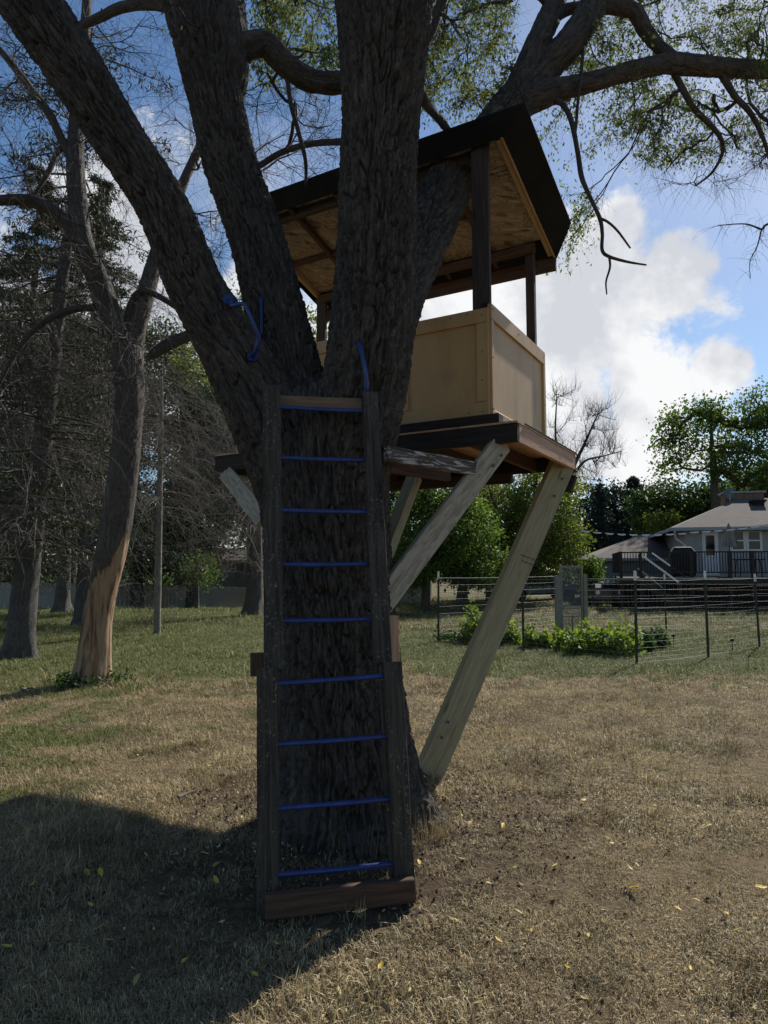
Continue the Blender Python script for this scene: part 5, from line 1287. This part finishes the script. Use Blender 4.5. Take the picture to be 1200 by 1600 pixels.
# patio table and chairs on the deck
ta = HF.hitB(1168, 862, -1.8)[0]; tc_ = HF(ta, -1.8, zf); tb_ = thing('patio_table', 'round dark patio table on the deck in front of the windows', 'table', tc_)
b = MB(); b.tube([tc_+ZU*.70, tc_+ZU*.74], .6, 20); b.build('tabletop', M['black'], tb_)
for sx_, sy_ in ((-1, -1), (1, -1), (1, 1), (-1, 1)): b = MB(); b.tube([tc_+HF.e1*sx_*.4+HF.e2*sy_*.4, tc_+HF.e1*sx_*.35+HF.e2*sy_*.35+ZU*.70], .02, 6); b.build('leg', M['black'], tb_)
def chair(label, c, mt, nm, yaw=0.0, cat='chair'):
    fr_ = Frame((c[0], c[1], 0), yaw); t = thing(nm, label, cat, c); z = c[2]
    def q(n_, a0, a1, b0, b1, z0_, z1_): b = MB(); b.fbox(fr_, a0, a1, b0, b1, z+z0_, z+z1_); b.build(n_, mt, t, bevel=.008)
    q('seat', -.25, .25, -.25, .25, .40, .44)
    for a in (-.25, .21):
        q('leg', a, a+.04, -.25, -.21, 0, .399); q('leg', a, a+.04, .21, .25, 0, .399); q('armrest', a, a+.04, -.25, .209, .62, .65); q('arm_post', a, a+.04, -.25, -.21, .441, .619)
    for i in range(5): q('slat', -.22+i*.095, -.16+i*.095, .215, .245, .441, .9)
    q('top_rail', -.25, .25, .21, .25, .901, .96)
chair('dark chair on the deck right of the patio table', HF(ta+1.1, -1.8, zf), M['black'], 'patio_chair', .3)
cc_ = G(1181, 946); chair('white plastic garden chair under the deck at the right edge', tuple(cc_), M['greyshade'], 'garden_chair', .4)
# string lights
def slights(q0, q1, label, n, sagv=.12):
    a, c = np.array(q0), np.array(q1); t = thing('string_lights', label, 'string lights', a); b = MB(); pts = []
    for i in range(n*2+1): u = i/(n*2); pts.append(a+(c-a)*u-ZU*sagv*4*u*(1-u))
    b.tube(pts, .010, 4); b.build('cord', M['black'], t)
    for i in range(1, n*2, 2):
        b = MB(); p = pts[i]; d = (pts[i+1]-pts[i-1]); d /= np.linalg.norm(d); b.tube([p-d*.16-ZU*.02, p-d*.08-ZU*.035, p+d*.08-ZU*.035, p+d*.16-ZU*.02], [.02, .035, .035, .02], 6); b.build('lamp', M['white'], t)
slights(P(905, 828, 27), P(1075, 832, 27), 'string of pale lamps strung from the trees to the house corner', 9)
slights(P(1076, 831, 27), P(1210, 818, 25.5), 'string of pale lamps hanging under the house eave', 7, .05)
# parked vehicle half hidden behind the screen door
vc = G(946, 950); vc = np.array([P(946, 940, 29.)[0], 29., tz(13, 29)]); VF_ = Frame((vc[0], vc[1], 0), radians(8)); vt = thing('parked_vehicle', 'small dark utility vehicle parked beside the deck', 'vehicle', vc)
z = vc[2]
b = MB(); b.box([VF_(a, bb, z+zz) for zz, s_ in ((.35, 1), (.85, .98)) for a, bb in ((-.62*s_, -.9), (.62*s_, -.9), (.62*s_, 1.2), (-.62*s_, 1.2))]); b.box([VF_(a, bb, zz+z) for zz, s_, y0 in ((.851, .96, -.85), (1.02, .86, -.5)) for a, bb in ((-.6*s_, y0), (.6*s_, y0), (.6*s_, .4), (-.6*s_, .4))]); b.build('body', M['carpaint'], vt, bevel=.04)
for a in (-.5, .5): b = MB(); b.fbox(VF_, a-.03, a+.03, .3, .36, z+.86, z+1.38); b.build('roof_post', M['black'], vt)
b = MB(); b.fbox(VF_, -.2, .72, -.75, .2, z+1.06, z+1.10); b.build('hood', M['greyshade'], vt, bevel=.01)
for sx_ in (-.5, .5):
    for sy_ in (-.6, .8):
        b = MB(); c0 = VF_(sx_*1.05, sy_, z+.30); b.tube([c0-VF_.e1*.12, c0+VF_.e1*.12], .30, 16); wh = b.build('wheel', M['black'], vt, bevel=.03); b = MB(); b.tube([c0-VF_.e1*.13, c0+VF_.e1*.13], .14, 12); b.build('rim', M['wire'], wh)
for sx_ in (-.45, .45): b = MB(); c0 = VF_(sx_, -.9, z+.68); b.tube([c0, c0-VF_.e2*.03], .09, 12); b.build('headlight', M['white'], vt)
# tan building at the left
gx0 = P(600, 940, 33); tf = Frame((P(608, 940, 33)[0], 33, 0), radians(5)); tw = thing('garage', 'tan garage with horizontal metal siding behind the trees', 'garage', tf(0, 0, tz(0, 33)))
ga1 = tf.hitB(672, 900, 0)[0]; gzt = tf.hitB(640, 892, 0)[1]; lap('siding', tf, -3, ga1, 0, tz(.5, 33)-.1, gzt, M['sidingtan'], tw, dz=.10)
b = MB(); b.fbox(tf, -3, ga1, .06, 5, -.3, gzt); b.build('wall', M['sidingtan'], tw)
b = MB(); b.box([tf(-3.3, -.4, gzt), tf(ga1+.3, -.4, gzt), tf(ga1+.3, 5.4, gzt), tf(-3.3, 5.4, gzt), tf(-3.3, -.4, gzt+.08), tf(ga1+.3, -.4, gzt+.08), tf(ga1+.3, 2.5, gzt+1.1), tf(-3.3, 2.5, gzt+1.1)]); b.build('roof', M['shingle'], tw)
# white parked things seen through the fence under the trees
cw = np.array([P(842, 930, 37.)[0], 37., 0]); cf = Frame((cw[0], cw[1], 0), radians(80)); cz = tz(cw[0], 37); cw[2] = cz
car = thing('parked_car', 'pale parked car half hidden under the trees left of the screen door', 'car', cw)
b = MB(); b.box([cf(a, bb, cz+zz) for zz, s_ in ((.3, 1), (.85, .97)) for a, bb in ((-.85*s_, -2.1*s_), (.85*s_, -2.1*s_), (.85*s_, 2.1*s_), (-.85*s_, 2.1*s_))]); bo = b.build('body', simple('silver_car_paint', (.35, .36, .38), .3, .4, .5), car, bevel=.1)
b = MB(); b.box([cf(a, bb, cz+zz) for zz, s_, q_ in ((.851, .93, 1.3), (1.38, .75, .8)) for a, bb in ((-.85*s_, -q_), (.85*s_, -q_), (.85*s_, q_), (-.85*s_, q_))]); b.build('cabin_glass', M['glass'], car, bevel=.05)
for sx_ in (-.78, .78):
    for sy_ in (-1.35, 1.35):
        b = MB(); c0 = cf(sx_, sy_, cz+.32); b.tube([c0-cf.e1*.11, c0+cf.e1*.11], .32, 16); wh = b.build('wheel', M['black'], car)
        b = MB(); b.tube([c0-cf.e1*.12, c0+cf.e1*.12], .18, 10); b.build('rim', M['wire'], wh)

# ================================================================== RIGHT: TREES
ltree('round green fruit tree on the lawn behind the short strut', 665, 26, 14, (670, 790), [(660, 830, 26, 60, 70, 2), (720, 845, 26.5, 60, 60, 2), (640, 880, 25.5, 45, 35, 1.8), (690, 780, 26.5, 60, 50, 2), (750, 880, 27, 40, 38, 1.6)], 330, 85, .24, .13, M['leafmid'], 81, mbark=M['bark'])
ltree('tall yellow green willow rising behind the long strut', 800, 32, 16, (840, 740), [(850, 800, 32, 46, 80, 2), (880, 850, 32, 34, 60, 1.6), (800, 780, 33, 60, 50, 2), (760, 800, 33, 60, 60, 2), (880, 780, 33, 26, 46, 1.4), (830, 880, 32, 60, 34, 1.6)], 330, 80, .26, .13, M['leafyellow'], 82, r0=.016)
ltree('dark tree behind the garden between the two struts', 770, 36, 22, (760, 740), [(740, 830, 36, 90, 80, 2.5), (820, 850, 37, 70, 70, 2), (620, 830, 37, 60, 90, 2), (700, 760, 37, 70, 40, 2)], 260, 80, .38, .2, M['leafdark'], 83)
ltree('thick trunked dark tree right of the garage', 722, 30, 18, (725, 860), [(722, 870, 30, 40, 34, 1.5), (790, 885, 31, 40, 24, 1.4)], 90, 80, .3, .16, M['leafdark'], 84)
ltree('shrub with pale leaves between the screen door and the low wing', 932, 31, 6, (930, 890), [(922, 893, 31, 10, 20, .8), (924, 915, 31, 12, 18, .8)], 40, 80, .2, .13, M['leafmid'], 85, nm='shrub', cat='shrub')
ltree('tall broad leaved tree rising behind the house at the right edge', 1125, 46, 20, (1110, 650), [(1075, 670, 46, 38, 40, 2.2), (1110, 645, 46, 26, 22, 1.8), (1045, 705, 46, 22, 26, 1.5), (1040, 730, 46, 20, 10, 1.2), (1160, 680, 46, 30, 38, 2), (1190, 640, 46, 28, 40, 2), (1120, 720, 46, 46, 30, 2), (1185, 740, 45, 40, 36, 2), (1240, 700, 46, 60, 80, 3)], 250, 60, .46, .24, M['leafmid'], 86, r0=.03)
ltree('dark leafy tree between the conifers and the house roof', 1075, 50, 20, (1075, 770), [(1060, 785, 50, 60, 34, 3), (1090, 815, 50, 60, 40, 3), (1150, 790, 52, 60, 44, 3), (1020, 800, 50, 34, 36, 2)], 230, 80, .5, .28, M['leafdark'], 87)
ltree('lighter green bush top above the low wing roof', 1035, 47, 8, (1035, 815), [(1033, 818, 47, 26, 18, 1.2)], 40, 80, .3, .18, M['leafyellow'], 88, nm='shrub', cat='shrub')
ltree('dark tree standing behind the deck at the far right', 1230, 48, 20, (1230, 760), [(1230, 780, 48, 60, 50, 3)], 80, 80, .5, .28, M['leafdark'], 89)
ltree('very distant dark tree row above the low wing', 960, 66, 20, (960, 770), [(930, 810, 66, 40, 52, 3), (965, 800, 66, 34, 46, 3), (1020, 800, 68, 30, 44, 3), (950, 850, 64, 60, 30, 3), (900, 830, 68, 50, 60, 3)], 230, 80, .6, .34, M['bluespruce'], 90)
spruce('pointed dark spruce standing highest in the row behind the low wing', 995, 905, 0, 0, 9, 91, live=(190, 1.0, 10.2, 4.4, .35, 120, .26), H=10.3, needle=M['bluespruce'], Y=62)
spruce('smaller dark spruce left of the highest one behind the low wing', 940, 905, 0, 0, 8, 92, live=(150, .8, 9.2, 3.2, .25, 110, .30), H=9.2, needle=M['bluespruce'], Y=60)
spruce('broad dark spruce right of the highest one behind the low wing', 1040, 905, 0, 0, 8, 93, live=(150, .8, 8.6, 3.2, .25, 110, .30), H=8.6, needle=M['bluespruce'], Y=64)
# bare tree behind the platform corner
bx0 = P(890, 900, 38)[0]; bt0 = np.array([bx0, 38, tz(bx0, 38)]); BT = thing('bare_tree', 'leafless tree with fine upswept branches behind the platform corner', 'tree', bt0)
Ls = [limb([(885, 960, 38, 12), (886, 880, 38, 11), (888, 800, 38, 9), (893, 740, 38, 7), (915, 690, 38, 4), (935, 645, 38, 1.6)], A=.004, da=.06, ds=.1, seed=95), limb([(888, 800, 38, 7), (876, 740, 38, 5), (868, 680, 38, 3.4), (870, 620, 38, 1.4)], A=.004, da=.06, ds=.1, seed=96), limb([(893, 745, 38, 5), (915, 720, 38, 3.5), (945, 712, 38, 2.2), (970, 705, 38, 1)], A=.003, da=.06, ds=.1, seed=97)]
V, F, A = join_limbs(Ls); link('trunk', mesh_np('trunk', V-bt0, F, True, A), M['greybark'], BT, bt0)
sk = Skel(); [sk.add_path(L[4], L[5]) for L in Ls]
tg = tgt(60, 850, 905, 605, 720, 36.5, 39.5)+tgt(70, 905, 965, 630, 700, 36.5, 39.5)+tgt(60, 900, 978, 690, 735, 36.5, 39.5)+tgt(60, 880, 945, 725, 770, 36.5, 39.5)
sk.grow(tg, seg=.4, wig=.06, sag=-.03, back=.75); V, F = sk.tubes(r0=.011, ex=.4, rmax=.06, k=4)
V2, F2, _, _ = twiglets(sk.A[sk.nb:], np.tile([.1, 0, .9], (len(sk.A)-sk.nb, 1)), 1500, .3, 1.2, .007, gravity=.25, seed=15, segs=3, spread=.35)
put('twigs', (np.vstack([V, V2]), np.vstack([F, F2+len(V)])), M['twig'], BT, bt0, kind='stuff')
# bare twig reaching in at the right edge
Lr = [limb([(1330, 300, 8.5, 9), (1260, 330, 8.4, 6), (1200, 350, 8.3, 3.6), (1190, 358, 8.3, 3), (1165, 350, 8.3, 2), (1122, 352, 8.3, 1.2)], A=.001, da=.01, seed=98), limb([(1190, 358, 8.3, 2.4), (1183, 385, 8.3, 1.8), (1172, 408, 8.3, 1.2), (1172, 435, 8.3, .8)], A=.001, da=.01, seed=99)]
V, F, A = join_limbs(Lr); o_ = link('dead_branch', mesh_np('dead_branch', V-np.array(tb), F, True, A), M['twig'], tree, tb)
V2, F2, _, _ = twiglets(np.vstack([Lr[0][4][-40:], Lr[1][4]]), np.tile([-.3, 0, -.4], (40+len(Lr[1][4]), 1)), 60, .1, .45, .0022, gravity=-.6, seed=17, segs=4)
put('twigs', (V2, F2), M['twig'], tree, tb, kind='stuff')
# thin far woodland closing the horizon
bw = MB(); g8 = np.random.default_rng(77); pos = []
for i in range(2600):
    a = g8.uniform(-.95, .95); R_ = g8.uniform(85, 120); h = g8.uniform(0, 1)**.8*(5.5+2.5*vnoise(np.array([[a*9, 0, 0]]), 3)[0]); pos.append((R_*sin(a), R_*cos(a), h-3.2*(a < -.05)))
pos = np.array(pos); pos = np.repeat(pos, 9, 0)+g8.normal(size=(len(pos)*9, 3))*np.array([.9, .9, .8])
V, F, R = leaves(pos, 1.0, .7, 78, droop=.1); link('far_woodland', mesh_np('far_woodland', V, F, False, {'rnd': R}), M['leafdark'], kind='stuff', label='low dark woodland far behind the houses', cat='trees')

# ================================================================== FALLEN LEAVES, STICKS
def leafmesh(seed):
    g = np.random.default_rng(seed); V = []; n = 7
    for i in range(n):
        u = i/(n-1); w = .40*sin(pi*min(u*1.02, 1))**.8*(1-.35*u)
        zc_ = .10*sin(u*2.6+seed)+.05*u
        V += [(u-.5, -w*.5, zc_+.10*w+g.uniform(-.02, .02)), (u-.5, 0, zc_), (u-.5, w*.5, zc_+.12*w+g.uniform(-.02, .02))]
    F = []
    for i in range(n-1):
        a = i*3; F += [(a, a+3, a+4, a+1), (a+1, a+4, a+5, a+2)]
    V += [(.5, -.01, V[-2][2]), (.5, .01, V[-2][2]), (.72, .01, .12), (.72, -.01, .12)]; k = len(V); F.append((k-4, k-1, k-2, k-3))
    me = bpy.data.meshes.new('fallen_leaf'); me.from_pydata(V, [], F); me.materials.append(M['yellowleaf']); return me
LM = [leafmesh(i) for i in range(5)]
spots = [(992, 1400, 18), (811, 1436, 15), (780, 1481, 13), (887, 1523, 12), (747, 1580, 15), (1088, 1418, 10), (1132, 1439, 16), (1190, 1397, 18), (1180, 1589, 12), (722, 1351, 14), (734, 1297, 13), (786, 1300, 13), (655, 1357, 14), (640, 1560, 12), (706, 1446, 10), (712, 1450, 9), (804, 1366, 8), (867, 1362, 10), (956, 1326, 12), (985, 1364, 12), (995, 1361, 9), (1077, 1267, 8), (1092, 1268, 8), (1025, 1266, 8), (1044, 1213, 7), (1157, 1278, 8), (1108, 1299, 10), (1192, 1269, 8), (912, 1257, 12), (722, 1282, 7), (1150, 1465, 9), (1060, 1432, 12), (920, 1473, 10), (1079, 1525, 12), (914, 1573, 14), (763, 1391, 9), (831, 1466, 9), (1020, 1355, 7), (950, 1317, 8),
         (11, 1490, 14), (40, 1558, 16), (80, 1460, 11), (151, 1463, 12), (136, 1373, 16), (141, 1424, 14), (214, 1546, 20), (288, 1515, 16), (318, 1481, 16), (291, 1454, 10), (337, 1385, 16), (338, 1362, 13), (398, 1537, 14), (530, 1562, 12), (594, 1521, 15), (432, 1486, 8), (40, 1318, 12), (44, 1306, 14), (185, 1275, 8), (222, 1298, 12), (72, 1257, 10), (309, 1216, 8), (327, 1204, 8), (157, 1374, 18), (12, 1434, 12), (111, 1450, 14), (240, 1464, 9), (255, 1410, 12), (320, 1343, 14), (170, 1480, 14), (50, 1391, 10), (241, 1180, 8), (102, 1165, 8), (228, 1175, 8), (382, 1188, 8), (228, 1344, 8)]
i = 0
for px, py, w in spots:
    c = G(px, py); ob = bpy.data.objects.new('fallen_leaf', LM[i % 5]); COL.objects.link(ob)
    s = w*c[1]/FPX*1.25; ob.scale = (s, s, s); ob.location = (c[0], c[1], c[2]+.030+s*.05); ob.rotation_euler = (g8.uniform(-.35, .35), g8.uniform(-.3, .3), g8.uniform(0, 6.28))
    setp(ob, 'small yellow willow leaf lying on the dry grass', 'leaf', 'fallen yellow leaves on the grass'); i += 1
def stick(label, pts, r, mt='deadtwig'):
    p = [G(x, y)+ZU*(.03+r) for x, y in pts]; b = MB(); C = catmull([[*q, r] for q in p], .03); b.tube(C[:, :3], list(r*np.linspace(1, .6, len(C))), 6); V = np.array(b.v); o = b.build('stick', M[mt]); setp(o, label, 'stick'); o.data.attributes.new('bark_co', 'FLOAT_VECTOR', 'POINT').data.foreach_set('vector', (V*.5).astype(np.float32).ravel()); return o
stick('broken pale piece of wood on the grass left of the ladder', [(278, 1256), (292, 1250), (306, 1245)], .012)
stick('pale split wood near the foot of the half peeled tree', [(33, 1084), (42, 1082), (52, 1082)], .022)
stick('thin pale twig on the grass left of the ladder', [(98, 1146), (120, 1140), (144, 1134)], .006)
stick('small dark twig on dry ground right of the tree', [(660, 1216), (672, 1224), (682, 1232)], .004, 'twig')
stick('short pale twig standing against the trunk base', [(530, 1238), (534, 1234), (538, 1230)], .003) if False else None
# wood chip and debris litter round the foot of the tree
n = 5200; a = g8.uniform(0, 2*pi, n); r_ = np.where(np.arange(n) < 2600, .55+np.abs(g8.normal(size=n))*.75, g8.uniform(.6, 5.5, n)); x = -.15+r_*np.cos(a); y = 4.3+r_*np.sin(a)*.9; pos = np.stack([x, y, terrain(x, y)+.012], 1)
V, F, R = leaves(pos, .028, .5, 79, droop=0)
m, N = newmat('bark_litter'); r = N.attr('rnd', 'Fac'); M['litter'] = finish(m, N, N.ramp(r, [(0, (.05, .032, .02)), (.5, (.11, .075, .045)), (.8, (.30, .24, .15)), (1, (.48, .42, .28))]), .9)
link('bark_litter', mesh_np('bark_litter', V, F, False, {'rnd': R}), M['litter'], kind='stuff', label='bark crumbs and dry leaf litter around the tree foot', cat='litter')
# taller dry grass round the foot of the tree
n = 110; a = g8.uniform(-1.75, -.35, n); r_ = g8.uniform(.48, .62, n); x = -.17+r_*np.cos(a); y = 4.3+r_*np.sin(a); PT2 = np.stack([x, y, terrain(x, y)], 1)
tall = [tuft('tall_tuft', 7, .05, .17, .55, .0028, 7), tuft('tall_tuft', 6, .05, .22, .45, .0028, 8)]
instancer('dry_grass', PT2, np.stack([0*a, 0*a, a], 1), g8.uniform(.45, .9, n), g8.integers(0, 2, n), tall, kind='stuff', label='taller dry grass around the foot of the big tree', cat='grass')
